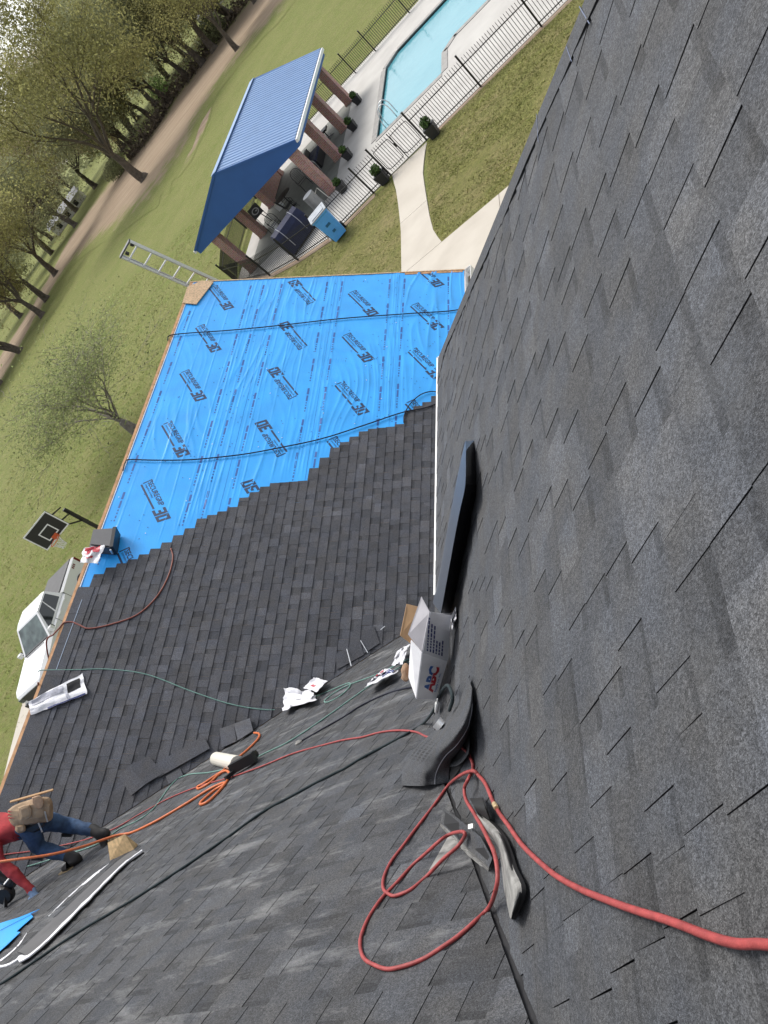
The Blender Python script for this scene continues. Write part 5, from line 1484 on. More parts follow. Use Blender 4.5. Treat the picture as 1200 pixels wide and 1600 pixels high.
# white sack pieces at the valley
w2, rw2 = film('plastic_wrapper', [(444, 1074), (486, 1080), (496, 1092), (443, 1111)], roof, 'white_film', 'crumpled white wrapper at the end of the green rope in the valley', 'wrapper', .07, .05, 14, 12, 2, 5.0)
w2b, rw2b = film('loose_flap', [(474, 1075), (490, 1058), (511, 1064), (494, 1081)], roof, 'white_film', None, None, .03, .09, 8, 8, 3, 2.0, parent=w2)
w3, rw3 = film('plastic_wrapper', [(586, 1056), (600, 1044), (624, 1048), (570, 1074)], roof, 'white_film', 'twisted white and blue wrapper left of the carton', 'wrapper', .06, .06, 14, 10, 5, 3.0)
w3b, rw3b = film('twisted_end', [(612, 1040), (622, 1016), (640, 1006), (628, 1038)], roof, 'white_film', None, None, .05, .08, 10, 8, 6, 3.0, parent=w3)
on_rows(rw3, .55, .95, .35, .8, 'blue_print_patch', 'blue_print', w3)
on_rows(rw3, .2, .8, .05, .2, 'red_print_patch', 'red_print', w3)
on_rows(rw2b, .3, .6, .3, .6, 'red_print_patch', 'red_print', w2)
# black case and the red and white sack at the ridge
ca = [PB(u, v, .02) for u, v in ((146, 864), (181, 867), (186, 836), (152, 838))]
case = thing('tool_case', 'dark grey tool case at the ridge beside the red and white sack', 'case', ca[0])
q = MB(); q.prism(ca, nB, .16); q.build('shell', 'grey_plastic', case)
q = MB(); mid = [a.lerp(c, .5) for a, c in ((ca[0], ca[1]), (ca[2], ca[3]))]
q.prism([p + nB * .165 for p in (ca[0].lerp(ca[2], .06), ca[1].lerp(ca[3], .06), ca[2].lerp(ca[0], .06), ca[3].lerp(ca[1], .06))], nB, .02); q.build('lid', 'grey_plastic', case)
q = MB(); q.bar(ca[1] + nB * .10, ca[2] + nB * .10, .05, .19, up=nB); q.build('end_panel', 'black_plastic', case)
q = MB(); q.bar(ca[0].lerp(ca[1], .9) + nB * .1 - FB.ea * .02, ca[0].lerp(ca[1], .97) + nB * .1 - FB.ea * .02, .02, .09, up=nB); q.build('latch', 'alu', case)
sk, rsk = film('sack', [(130, 858), (166, 846), (152, 880), (126, 879)], PB, 'white_film', 'crumpled red and white sack leaning on the dark tool case', 'sack', .07, .15, 14, 12, 8, 3.0)
on_rows(rsk, .12, .82, .02, .42, 'red_print_patch', 'red_print', sk)
on_rows(rsk, .2, .6, .62, .72, 'red_stripe', 'red_print', sk)
# ================================================================ WHITE CARTON
p0, p1 = PA(681, 1092, .03), PA(699, 1032, .03)
u0, u1 = PZ(651, 1091, p0.z + .15), PZ(660, 1019, p1.z + .15)
def on3(u, v, a, b_, c):
    n = (b_ - a).cross(c - a); return hit(u, v, n, n.dot(a))
u1 = on3(660, 1019, p0, p1, u0)
v0_, v1_ = PZ(639, 1058, u0.z + .03), PZ(643, 1000, u1.z + .03)
d0_, d1_ = v0_ - (u0 - p0), v1_ - (u1 - p1)
box = thing('carton', 'open white carton with blue and red lettering at the valley foot', 'carton', p0)
th = .004
def panel(a, b_, c, d, nm, mt, par=box, lab=None, mt2=None):
    n = (b_ - a).cross(d - a).normalized()
    q = MB(); q.prism([a, b_, c, d], n, th, 0, side_mi=0)
    if mt2:
        q.m = [1 if k == 1 else 0 for k in range(len(q.f))]
        o = q.build(nm, [mt, mt2], par)
    else: o = q.build(nm, mt, par)
    return o
fx = (p1 - p0)
panel(p0, p1, u1, u0, 'side_panel', 'carton')
panel(u0, u1, v1_, v0_, 'top_panel', 'carton')
panel(p0, u0, v0_, d0_, 'end_panel', 'carton')
panel(d0_, v0_, v1_, d1_, 'side_panel', 'kraft')
panel(p0, d0_, d1_, p1, 'bottom_panel', 'kraft')
# flaps at the open end
f1 = PA(704, 961, .045); f2 = on3(672, 956, p1, f1, u1)
lab_ob = panel(p1, f1, f2, u1, 'label_flap', 'carton')
g1 = f2; g2 = CAM + ray(659, 932) * (dep_(f2) + .10); g3 = CAM + ray(638, 991) * (dep_(u1) + .06)
panel(u1, g1, g2, g3, 'torn_flap', mat('grey_carton_liner', (.34, .33, .35), .7, .1, 10))
k0, k1, k2, k3 = [CAM + ray(u, v) * (dep_(u1) + w) for u, v, w in ((642, 1006, .10), (660, 950, .26), (635, 944, .26), (625, 993, .10))]
panel(k0, k1, k2, k3, 'brown_flap', 'kraft')
q = MB(); t0_ = PA(703, 960, .10)
rw4 = patch([(704, 964), (712, 948), (713, 966), (706, 984)], 6, 6, PA, lambda s, t: .028 + .02 * mnoise.noise((s * 5, t * 5, 1)), 0); q.grid(rw4); q.build('torn_tape', 'white_film', box)
q = MB(); q.prism([PA(u, v, .006) for u, v in ((706, 962), (713, 985), (706, 1060), (699, 1098), (688, 1096), (699, 1032))], nA, .006); bs_ = q.build('shade_strip', 'black_metal', org=PA(706, 1000)); tag(bs_, 'dark strip put in for the shadow and flashing side right of the carton', 'flashing')  # dark strip stands in for the carton shadow and flashing side
gl = MB(); leaf_c = CAM + ray(634, 1050) * (dep_(v0_) + .02)
gl.lathe(leaf_c, [(.008, -.05), (.022, -.035), (.030, -.01), (.024, .015), (.030, .035), (.008, .055)], 9, AY); tag(gl.build('work_glove', 'leather_', smooth=True, org=leaf_c), 'crumpled tan work glove poking out left of the carton', 'glove')
# lettering: reads along the carton
def flat_text(tm, o, ex_, ey_, scx, scy, lift, nm, mt, par):
    n = ex_.cross(ey_).normalized(); n = n if n.dot(CAM - o) > 0 else -n
    q = MB(); q.add([o + ex_ * (x * scx) + ey_ * (y * scy) + n * lift for x, y in tm[0]], tm[1]); return q.build(nm, mt, par)
exx = (p1 - p0).normalized(); eyy = ((u0 - p0) + (u1 - p1)).normalized()
LB, HB_ = (p1 - p0).length, (u0 - p0).length
TA = text_mesh('ABC', 1.0, .05, 1.05)
w_abc = max(x for x, y in TA[0])
sA = LB * .62 / w_abc
oA = p0 + exx * (LB * .20) + eyy * (HB_ * .36)
def split_y(tm, y0, keep_top):
    vs_, fs = [], []
    for f in tm[1]:
        poly = clip([tm[0][i] for i in f], 0, -1 if keep_top else 1, -y0 if keep_top else y0)
        if len(poly) >= 3: o = len(vs_); vs_ += poly; fs.append(tuple(range(o, o + len(poly))))
    return vs_, fs
hA = HB_ * .50
flat_text(split_y(TA, .36, True), oA, exx, eyy, sA, hA / .7, .006, 'blue_lettering', 'ink_blue', box)
flat_text(split_y(TA, .33, False), oA, exx, eyy, sA, hA / .7, .006, 'red_lettering', 'ink_red', box)
TS = text_mesh('Supply Co. Inc.', 1.0, .01); ws = max(x for x, y in TS[0])
flat_text(TS, p0 + exx * (LB * .20) + eyy * (HB_ * .17), exx, eyy, LB * .5 / ws, HB_ * .14, .006, 'small_lettering', 'ink_blue', box)
lx = (f1 - p1).normalized(); ly = (u1 - p1).normalized(); LL, HL = (f1 - p1).length, (u1 - p1).length
rt = random.Random(4)
q = MB(); nn = lx.cross(ly).normalized(); nn = nn if nn.dot(CAM - p1) > 0 else -nn
for k in range(6):
    x = .06; y = .82 - k * .115
    L_ = (.74, .66, .58, .36, .30, .34)[k]
    while x < L_:
        w = rt.uniform(.03, .09)
        q.add([p1 + lx * (LL * (x + dx)) + ly * (HL * (y + dy)) + nn * .006 for dx, dy in ((0, 0), (w, 0), (w, .055), (0, .055))], ((0, 1, 2, 3),)); x += w + .018
q.build('label_text_lines', 'ink_navy', box, kind='stuff')
# ================================================================ BLACK FLASHING BUNDLE
q0, q1 = PA(704, 957, .012), PA(742, 757, .012)
fb = thing('flashing_bundle', 'bundle of long black metal flashing strips lying on the slope above the carton', 'flashing', q0)
LEF = [(727, 689), (714, 748), (700, 822), (687, 894), (676, 942)]; RDG = [(728, 704), (727, 757), (718, 800), (707, 858), (689, 958)]; RGT = [(741, 688), (744, 757), (738, 800), (728, 852), (704, 958)]
Lp = spline([PA(u, v, .014) for u, v in LEF], 4); Rp = spline([PA(u, v, h) for (u, v), h in zip(RDG, (.075, .095, .095, .095, .10))], 4); Gp = spline([PA(u, v, .010) for u, v in RGT], 4)
mb_ = MB(); mb_.grid([Lp, Rp]); mb_.grid([[p - nA * .004 for p in Rp], [p - nA * .004 for p in Lp]]); mb_.build('top_strip', 'flash_top', fb)
for k in range(5):
    t0_, t1_ = k / 5, (k + .86) / 5; out_ = .003 * (k % 2)
    r0_ = [a.lerp(c_, t0_) + AX * out_ for a, c_ in zip(Rp, Gp)]; r1_ = [a.lerp(c_, t1_) + AX * (out_ + .004) for a, c_ in zip(Rp, Gp)]
    r2_ = [a.lerp(c_, (k + 1) / 5) for a, c_ in zip(Rp, Gp)]
    mb_ = MB(); mb_.grid([r0_, r1_, r2_]); mb_.build('metal_strip', 'black_metal', fb)
mb_ = MB(); e_ = [Lp[0], Rp[0], Gp[0]]; mb_.add(e_ + [p - nA * .01 for p in e_], ((0, 1, 2), (0, 2, 5, 3))); mb_.build('bundle_end', 'black_metal', fb)
# ================================================================ CURLED SHINGLE AT THE VALLEY
cc_ = lambda *p: px((600, 1050), .13333, p)
EL = cc_((985, 55), (930, 230), (860, 370), (720, 560), (540, 730), (400, 860), (280, 1020), (212, 1170), (205, 1330))
MD = cc_((1010, 130), (990, 330), (950, 480), (880, 620), (740, 790), (610, 930), (500, 1070), (440, 1190), (420, 1335))
CH_ = cc_((1035, 200), (1025, 400), (1000, 540), (950, 680), (830, 850), (710, 960), (620, 1090), (570, 1210), (560, 1320))
ER = cc_((1050, 280), (1050, 470), (1030, 590), (990, 730), (900, 900), (800, 1020), (770, 1100), (760, 1200), (760, 1300))
cols = []
hE, hM, hC, hR = [.02, .025, .03, .04, .05, .05, .05, .04, .01], [.03, .05, .075, .105, .125, .13, .125, .10, .05], [.03, .045, .06, .08, .10, .105, .10, .08, .035], [.012, .02, .03, .04, .045, .045, .04, .03, .01]
rows = []
def depth_pt(u, v, h):
    a, c = PA(u, v, h), PC(u, v, h)
    da, dc_ = (a - CAM).length, (c - CAM).length
    return a if da < dc_ else c
for i in range(9):
    rows.append([depth_pt(*EL[i], hE[i] * .5 + .02), depth_pt(*MD[i], hM[i]), depth_pt(*CH_[i], hC[i]), depth_pt(*ER[i], hR[i] * .7)])
def dense(rows, k):
    rr_ = [spline(r, k) for r in rows]; cols_ = [spline([r[j] for r in rr_], k) for j in range(len(rr_[0]))]
    return [[cols_[j][i] for j in range(len(cols_))] for i in range(len(cols_[0]))]
dr = dense(rows, 5)
curl = thing('curled_shingle', 'curled grey shingle strip humped over the valley below the carton', 'shingle scrap', dr[0][0])
q = MB(); q.grid(dr, 0, .95)
lo_ = [[p - (CAM - p).normalized() * .006 for p in r] for r in dr]; q.grid([r[::-1] for r in lo_], 1, 1)
q.grid([dr[-1], lo_[-1]], 1, 1); q.grid([[r[0] for r in dr], [r[0] for r in lo_]], 1, 1); q.grid([[r[-1] for r in dr], [r[-1] for r in lo_]], 1, 1)
q.build('top_layer', ['shingle', 'asphalt'], curl, smooth=True, tones=True)
ch = [r[11] + (CAM - r[11]).normalized() * .003 for r in dr]
q = MB(); q.tube(ch[4:], .0022, 4); q.build('sealant_line', mat('pale_sealant', (.34, .35, .38), .6), curl)
# lower turned-back layer
rows2 = []
for (a, c_) in zip(cc_((1005, 640), (1000, 800), (960, 930), (880, 1020), (790, 1050)), cc_((1000, 880), (985, 960), (930, 1040), (850, 1100), (770, 1110))):
    rows2.append([depth_pt(*a, .02), depth_pt((a[0] + c_[0]) / 2, (a[1] + c_[1]) / 2, .035), depth_pt(*c_, .045)])
d2 = dense(rows2, 4); q = MB(); q.grid(d2, 0, .9); q.grid([[p - nA * .006 for p in r][::-1] for r in d2], 1, 1); q.build('under_layer', ['shingle', 'asphalt'], curl, smooth=True, tones=True)
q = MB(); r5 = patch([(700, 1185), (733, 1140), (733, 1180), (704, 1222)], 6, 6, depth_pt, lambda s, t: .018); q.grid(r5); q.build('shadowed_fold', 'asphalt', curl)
# bits in the dark gap under the carton: white tube of sealant and metal scrap
q = MB(); a, c_ = PA(682, 1112, .03), PA(683, 1099, .05); q.tube([a, c_], .012, 10); q.tube([c_, c_ + (c_ - a) * .5], .004, 6)
tag(q.build('sealant_tube', 'white_metal', smooth=True, org=a), 'small white tube stuck in the gap under the carton', 'tube')
q = MB(); r6 = patch([(676, 1136), (688, 1120), (696, 1128), (684, 1142)], 5, 5, depth_pt, lambda s, t: .05 + .03 * math.sin(s * 3.1)); q.grid(r6); q.grid([[p - Vector((0, 0, .003)) for p in r][::-1] for r in r6])
tag(q.build('metal_scrap', 'alu', smooth=True, org=r6[0][0]), 'bent shiny metal scrap behind the curled shingle', 'metal scrap')
q = MB(); r7 = patch([(686, 1092), (700, 1076), (704, 1100), (690, 1112)], 4, 4, PA, lambda s, t: .008); q.grid(r7); q.grid([[p - nA * .004 for p in r][::-1] for r in r7])
tag(q.build('gap_shade_patch', 'asphalt', org=r7[0][0]), 'black patch put in for the shadow between carton and curled shingle', 'shade patch')  # flat black patch in place of the shadow in this gap
# ================================================================ FOLDED SHINGLE, STRIP AND BLACK SCRAP INSIDE THE HOSE LOOP
fsx = px((680, 1220), .1375, ((85, 292), (60, 480), (290, 690), (610, 985), (650, 880), (520, 640), (290, 450)))
fold = thing('folded_shingle', 'folded grey shingle piece lying inside the red hose loop', 'shingle scrap', depth_pt(*fsx[1], 0))
P = [depth_pt(*p, h) for p, h in zip(fsx, (.05, .045, .045, .045, .04, .055, .06))]
q = MB(); q.add(P, ((0, 1, 2, 6), (6, 2, 5), (2, 3, 4, 5)), 0, 1.0); q.add([p - nC * .008 for p in P], ((6, 2, 1, 0), (5, 2, 6), (5, 4, 3, 2)), 1)
q.build('top_face', ['shingle', 'asphalt'], fold, tones=True)
q = MB(); E = [P[1], P[2], P[3]]; D = [depth_pt(*p, .004) for p in px((680, 1220), .1375, ((55, 520), (280, 770), (600, 1040)))]
q.grid([E, D], 0, 1.25); q.build('lip', ['felt'], fold)
rt = random.Random(9)
for k in range(7):
    t = .1 + k * .13; a = (E[0].lerp(E[1], t * 2) if t < .5 else E[1].lerp(E[2], t * 2 - 1)); c_ = (D[0].lerp(D[1], t * 2) if t < .5 else D[1].lerp(D[2], t * 2 - 1))
    q = MB(); m0 = a.lerp(c_, .45); q.box(m0 + (CAM - m0).normalized() * .004, .012, .004, .018, (E[2] - E[0]).normalized(), (CAM - m0).normalized()); q.build('sealant_dab', 'asphalt' if k % 2 else 'white_metal', fold)
q = MB(); q.add([depth_pt(*p, .006) for p in px((680, 1220), .1375, ((85, 292), (290, 450), (300, 440), (210, 285)))], ((0, 1, 2, 3),)); q.build('dark_infill', 'asphalt', fold)  # flat black patch in the gap at the fold
q = MB(); b0 = depth_pt(*px((680, 1220), .1375, ((410, 520),))[0], .062); q.box(b0, .022, .016, .01, (1, 0, 0), (0, 1, 0)); q.build('white_chip', 'white_metal', fold)
OUT = px((680, 1220), .1375, ((470, 360), (620, 465), (750, 610), (830, 800), (890, 990), (985, 1250), (870, 1575)))
INN = px((680, 1220), .1375, ((465, 390), (560, 600), (690, 715), (745, 900), (770, 1150), (800, 1330), (850, 1560)))
rows = [[depth_pt(*a, .035), depth_pt((a[0] + c_[0]) / 2, (a[1] + c_[1]) / 2, .05), depth_pt(*c_, .02)] for a, c_ in zip(OUT, INN)]
d3 = dense(rows, 4); q = MB(); q.grid(d3, 0, 1); q.grid([[p - nA * .005 for p in r][::-1] for r in d3], 1)
q.grid([[r[0] for r in d3], [r[0] - nA * .012 for r in d3]], 1)
tag(q.build('shingle_strip', ['felt', 'asphalt'], smooth=True, org=d3[0][0]), 'pale twisted shingle strip pointing down beside the folded shingle', 'shingle scrap')
BK = patch(px((680, 1220), .1375, ((390, 200), (530, 190), (620, 450), (480, 370))), 6, 6, depth_pt, lambda s, t: .03 + .045 * math.sin(math.pi * t))
q = MB(); q.grid(BK); q.grid([[p - nA * .005 for p in r][::-1] for r in BK])
tag(q.build('rubber_scrap', 'rubber', smooth=True, org=BK[0][0]), 'black bent rubber scrap above the pale twisted strip', 'rubber scrap')
q = MB(); q.grid(patch(px((540, 1100), .275, ((590, 740), (640, 790), (560, 870), (470, 950))), 5, 5, depth_pt, lambda s, t: .025), 0, 1.0)
q.grid(patch(px((540, 1100), .275, ((590, 740), (640, 790), (560, 870), (470, 950))), 5, 5, depth_pt, lambda s, t: .012), 1)
tag(q.build('shingle_offcut', ['felt', 'asphalt'], tones=True, org=depth_pt(690, 1310, 0)), 'thin greyish offcut under the inner red hose loop', 'shingle scrap')
# ================================================================ LOOSE SHINGLES, TUBE AND CLIPS IN THE WING VALLEY
def loose(pts, label, h=.03, mt='shingle_b', tone=1.3, lift=0, curl_=0.0):
    P = [roof(u, v, h * .8 + lift) for u, v in pts]
    n = (P[1] - P[0]).cross(P[-1] - P[0]).normalized(); n = n if n.z > 0 else -n
    q = MB()
    if (P[1] - P[0]).cross(P[-1] - P[0]).dot(n) < 0: P = P[::-1]
    q.prism(P, n, .005, 0, tone * 1.03, side_mi=1)
    return tag(q.build('loose_shingle', [mt, 'asphalt'], tones=True, org=P[0]), label, 'shingle', 'loose shingles along the wing valley')
loose(c4((85, 375), (150, 478), (225, 418), (145, 318)), 'loose shingle lowest of the line, near the worker boots', .04, tone=1.2)
loose(c4((145, 318), (225, 418), (320, 360), (240, 270)), 'loose shingle second from the worker boots', .055, tone=1.05)
loose(c4((268, 318), (295, 382), (560, 232), (530, 165)), 'long dark loose strip in the valley left of the white tube', .05, tone=1.15)
loose(c4((330, 375), (345, 420), (420, 370), (405, 335)), 'small loose shingle below the long dark strip', .03, tone=.95)
loose(c4((610, 130), (622, 228), (700, 195), (685, 105)), 'loose shingle just above the white tube', .04, tone=1.0)
loose(c4((685, 105), (705, 192), (785, 140), (768, 75)), 'loose shingle beside the orange hose end', .05, tone=1.15)
vs5 = lambda *p: px((240, 760), 1 / 3, p)
loose(vs5((860, 860), (985, 790), (970, 725), (850, 790)), 'loose shingle high in the valley near the crumpled wrapper', .03, tone=1.05)
loose(vs5((985, 785), (1060, 735), (1030, 650), (975, 722)), 'loose shingle topmost in the valley beside the carton', .035, tone=.95)
for (a, c_), lb in ((((905, 762), (926, 842)), 'lower thin metal clip in the valley by the carton'), (((970, 722), (1004, 780)), 'upper thin metal clip in the valley by the carton'), (((1064, 672), (1084, 655)), 'tiny metal clip on the shingles above the valley')):
    A2, B2 = [roof(*vs5(p)[0], .045) for p in (a, c_)]
    q = MB(); q.bar(A2, B2, .010, .004, up=nB); tag(q.build('metal_clip', 'alu', org=A2), lb, 'clip')
ta, tb = roof(*c4((595, 285))[0], .06), roof(*c4((705, 310))[0], .07)
q = MB(); q.tube([ta, tb], .072, 18); o = q.build('tube', 'pvc', smooth=False, org=ta)
tag(o, 'short cream plastic tube lying at the orange hose loop', 'tube')
q = MB(); q.tube([ta + (ta - tb) * .006, ta + (tb - ta) * .02], .062, 18); q.build('open_end', 'white_metal', o)
na_ = roof(*c4((740, 320))[0], .05)
ng = thing('nail_gun', 'black nail gun lying against the cream tube', 'nail gun', na_)
ex_ = (roof(*c4((800, 285))[0], .05) - roof(*c4((690, 345))[0], .05)).normalized(); ez_ = nC; ey_ = ez_.cross(ex_)
q = MB(); q.box(na_ + ez_ * .03, .26, .08, .09, ex_, ey_, ez_); q.build('body', 'black_plastic', ng)
q = MB(); q.lathe(na_ + ex_ * .06 + ey_ * .09 + ez_ * .0, [(.065, 0), (.07, .03), (.06, .06)], 14, ez_); q.build('magazine', 'black_plastic', ng)
q = MB(); q.bar(na_ - ex_ * .10, na_ - ex_ * .16 - ey_ * .12, .035); q.build('handle', 'rubber', ng)
# ================================================================ FOAM WEDGE, WHITE-EDGED STRIP AND BLUE PATCH BY THE WORKER
f0 = [PC(173, 1345)]
wd = thing('foam_wedge', 'tan foam wedge block beside the worker boots', 'foam block', f0[0])
a0, a1_, a2_, a3_ = PC(172, 1345, .01), PC(210, 1328, .01), PC(217, 1322, .01), PC(185, 1318, .01)
t0, t1_ = CAM + ray(168, 1317) * (dep_(a0) + .015), CAM + ray(195, 1303) * (dep_(a1_) + .02)
k0_, k1_ = CAM + ray(217, 1321) * (dep_(a1_) + .13), CAM + ray(182, 1330) * (dep_(a0) + .2)
q = MB(); q.add([a0, a1_, t1_, t0, k0_, k1_], ((0, 1, 2, 3), (1, 4, 2), (2, 4, 5, 3), (0, 3, 5), (0, 5, 4, 1))); q.build('block', 'foam', wd)
top_e = [(222, 1328), (190, 1352), (150, 1392), (110, 1432), (72, 1470), (40, 1496), (30, 1494)]
stp = thing('underlayment_roll', 'dark roofing strip with crinkled white edges running past the worker', 'roofing strip', PC(150, 1392, 0))
def ribbon(pts, w, mt, nm, h, wob=0, prof=None):
    P = spline([PC(u, v, h) for u, v in pts], 5); rows = []
    for i, p in enumerate(P):
        d = (P[min(i + 1, len(P) - 1)] - P[max(i - 1, 0)]).normalized(); s = nC.cross(d).normalized()
        ww = w * max(.15, 1 + wob * mnoise.noise((i * .7, w, 2)))
        if prof: x_ = i / (len(P) - 1) * (len(prof) - 1); j_ = min(len(prof) - 2, int(x_)); ww *= prof[j_] + (prof[j_ + 1] - prof[j_]) * (x_ - j_)
        rows.append([p - s * ww / 2, p + nC * (.004 + .006 * mnoise.noise((i * .9, 1, 1))), p + s * ww / 2])
    q = MB(); q.grid(rows); q.grid([[p - nC * .006 for p in r][::-1] for r in rows]); q.grid([[r[0] for r in rows], [r[0] - nC * .008 for r in rows]]); q.grid([[r[2] for r in rows], [r[2] - nC * .008 for r in rows]])
    return q.build(nm, mt, stp, smooth=True)
bod = [(216, 1331), (190, 1353), (150, 1393), (110, 1433), (72, 1471), (42, 1494)]; bod2 = [(200, 1327), (172, 1346), (133, 1377), (90, 1415), (48, 1450), (18, 1482)]
bod2 = [(a[0] * .42 + c_[0] * .58, a[1] * .42 + c_[1] * .58) for a, c_ in zip(bod, bod2)]
ba, bb_ = spline([PC(u, v, .026) for u, v in bod], 4), spline([PC(u, v, .020) for u, v in bod2], 4)
q = MB(); q.grid([ba, [x_.lerp(y_, .5) + nC * .006 for x_, y_ in zip(ba, bb_)], bb_]); q.grid([bb_, [p - nC * .008 for p in bb_]]); q.build('strip_body', mat('smooth_grey_membrane', (.075, .075, .078), .6, .15, 6, .2), stp, smooth=True)
ribbon(top_e, .058, 'white_film', 'white_edge', .045, .9, (.25, .5, .8, 1.0, .9, .8, 1.0, .4))
ribbon([(u + 2.0, v + 3.2) for u, v in top_e], .035, 'asphalt', 'dark_infill', .024, .3)  # dark ribbon put in for the shadow beneath the white edge
ribbon([(170, 1350), (152, 1363), (138, 1375), (122, 1388), (100, 1408), (76, 1432)], .060, 'white_film', 'white_edge', .014, .5, (.1, .7, 1.9, 1.5, .7, .45, .3, .05))
ribbon([(42, 1458), (30, 1475), (12, 1492), (-10, 1508)], .045, 'white_film', 'white_edge', .014, .4, (.05, .5, 1.1, 1.2))
ribbon([(30, 1496), (18, 1504), (4, 1509), (-14, 1511)], .035, 'white_film', 'white_edge', .022, .4, (1.6, .8, .6, .8))
bp_ = [PC(u, v, .03) for u, v in ((62, 1421), (48, 1428), (52, 1433), (38, 1445), (26, 1456), (32, 1457), (10, 1478), (-6, 1492), (-60, 1520), (-60, 1445), (-10, 1446), (30, 1434))]
q = MB(); q.prism(bp_[::-1], nC, .004); tag(q.build('blue_patch', 'blue', org=bp_[0]), 'torn blue underlayment corner under the worker gloved hand', 'underlayment')
q = MB(); A2, B2 = PC(58, 1424, .038), PC(-20, 1464, .038); q.bar(A2, B2, .006, .002, up=nC); q.build('fold_line', 'print_faint', slopeC)
# ================================================================ THE ROOFER
def PD(u, v, w): return CAM + ray(u, v) * w
def dep(p): return (p - CAM).dot(AZ)
MT['shirt'] = mat('red_work_shirt', (.34, .030, .035), .85, .25, 9, .3, bscale=22)
MT['jeans'] = mat('blue_denim', (.040, .080, .160), .9, .35, 14, .3, bscale=40)
MT['boot'] = mat('black_boot_leather', (.020, .018, .017), .6, .2, 20)
MT['sole'] = mat('tan_crepe_sole', (.40, .30, .17), .9, .15, 20)
MT['glove'] = mat('blue_grey_glove', (.16, .24, .38), .8, .3, 30)
MT['skin'] = mat('skin', (.36, .20, .13), .55)
MT['leather'] = mat('worn_tan_leather', (.34, .235, .145), .8, .3, 9, .4, bscale=18)
MT['hair'] = mat('dark_hair', (.02, .015, .012), .7)
w1_, w2_, wh_ = dep(PC(166, 1322)), dep(PC(108, 1360)), dep(PC(55, 1400))
wH = .5 * (w1_ + w2_)
J = {}
def jt(n, u, v, w, r, r2=None): J[n] = (PD(u, v, w), r, r2 or r)
jt('pelvis', 52, 1287, wH - .05, .150, .135)
jt('spine', 26, 1291, wH - .06, .140, .125)
jt('chest', -4, 1296, wH - .05, .165, .135)
jt('neck', -34, 1301, wH - .02, .062)
jt('jaw', -46, 1305, wH + .02, .075)
jt('head', -58, 1309, wH + .03, .098, .09)
jt('crown', -72, 1314, wH + .02, .055)
jt('hip1', 72, 1283, wH + .04, .100)
jt('knee1', 108, 1290, wH + .20, .078)
jt('shin1', 132, 1295, wH + .12, .066)
jt('ankle1', 156, 1298, w1_ + .02, .052)
jt('heel1', 171, 1306, w1_ + .0, .040)
jt('ball1', 164, 1323, w1_ - .02, .046, .036)
jt('toe1', 160, 1333, w1_ - .03, .030)
jt('hip2', 46, 1300, wH - .10, .100)
jt('knee2', 62, 1326, wH - .02, .080)
jt('shin2', 92, 1333, wH - .04, .066)
jt('ankle2', 120, 1341, w2_ + .0, .052)
jt('heel2', 130, 1343, w2_ - .02, .040)
jt('ball2', 107, 1354, w2_ - .02, .046, .036)
jt('toe2', 95, 1360, w2_ - .02, .030)
jt('sh_r', -10, 1316, wH - .14, .078)
jt('elb_r', -2, 1346, wh_ + .06, .056)
jt('fore_r', 26, 1370, wh_ + .02, .052)
jt('wri_r', 46, 1388, wh_ - .01, .036)
jt('palm_r', 54, 1397, wh_ - .03, .046, .030)
jt('sh_l', -16, 1278, wH + .12, .078)
jt('elb_l', -30, 1320, wH + .30, .056)
jt('wri_l', -18, 1372, wH + .22, .038)
jt('palm_l', -14, 1386, wH + .20, .038, .024)
E_ = [('pelvis', 'spine'), ('spine', 'chest'), ('chest', 'neck'), ('neck', 'jaw'), ('jaw', 'head'), ('head', 'crown'), ('pelvis', 'hip1'), ('hip1', 'knee1'), ('knee1', 'shin1'), ('shin1', 'ankle1'), ('ankle1', 'heel1'), ('ankle1', 'ball1'), ('ball1', 'toe1'), ('pelvis', 'hip2'), ('hip2', 'knee2'), ('knee2', 'shin2'), ('shin2', 'ankle2'), ('ankle2', 'heel2'), ('ankle2', 'ball2'), ('ball2', 'toe2'), ('chest', 'sh_r'), ('sh_r', 'elb_r'), ('elb_r', 'fore_r'), ('fore_r', 'wri_r'), ('wri_r', 'palm_r'), ('chest', 'sh_l'), ('sh_l', 'elb_l'), ('elb_l', 'wri_l'), ('wri_l', 'palm_l')]
# fingers: five unequal chains rooted in each palm
def fingers(palm, wrist, side, n, ends):
    for k, (du, dv_, ln, dw) in enumerate(ends):
        a = '%s_f%d' % (palm, k)
        p = J[palm][0]; w = dep(p); u0, v0, _ = to_px(p)
        J[a + 'a'] = (PD(u0 + du * .45, v0 + dv_ * .45, w - .02), .0145, .0145)
        J[a + 'b'] = (PD(u0 + du * .8, v0 + dv_ * .8, w - .012 + dw), .0130, .0130)
        J[a + 'c'] = (PD(u0 + du, v0 + dv_, w + .012 + dw), .0105, .0105)
        E_.extend([(palm, a + 'a'), (a + 'a', a + 'b'), (a + 'b', a + 'c')])
fingers('palm_r', 'wri_r', 1, 5, ((19, 4, 0, 0), (17, 11, 0, 0), (10, 17, 0, 0), (2, 19, 0, 0), (-10, 10, 0, .0)))
fingers('palm_l', 'wri_l', 1, 5, ((14, 6, 0, 0), (11, 12, 0, 0), (5, 15, 0, 0), (-1, 15, 0, 0), (-10, 6, 0, 0)))
names_ = list(J)
per = thing('person', 'worker in red shirt, jeans, tan tool belt, bending with one gloved hand on the roof', 'person', PC(130, 1345))
me = bpy.data.meshes.new('body')
me.from_pydata([tuple(J[n][0] - ORG[per]) for n in names_], [(names_.index(a), names_.index(c_)) for a, c_ in E_], [])
tmp = bpy.data.objects.new('body', me); COL.objects.link(tmp)
sk_ = tmp.modifiers.new('Skin', 'SKIN'); sk_.use_smooth_shade = True
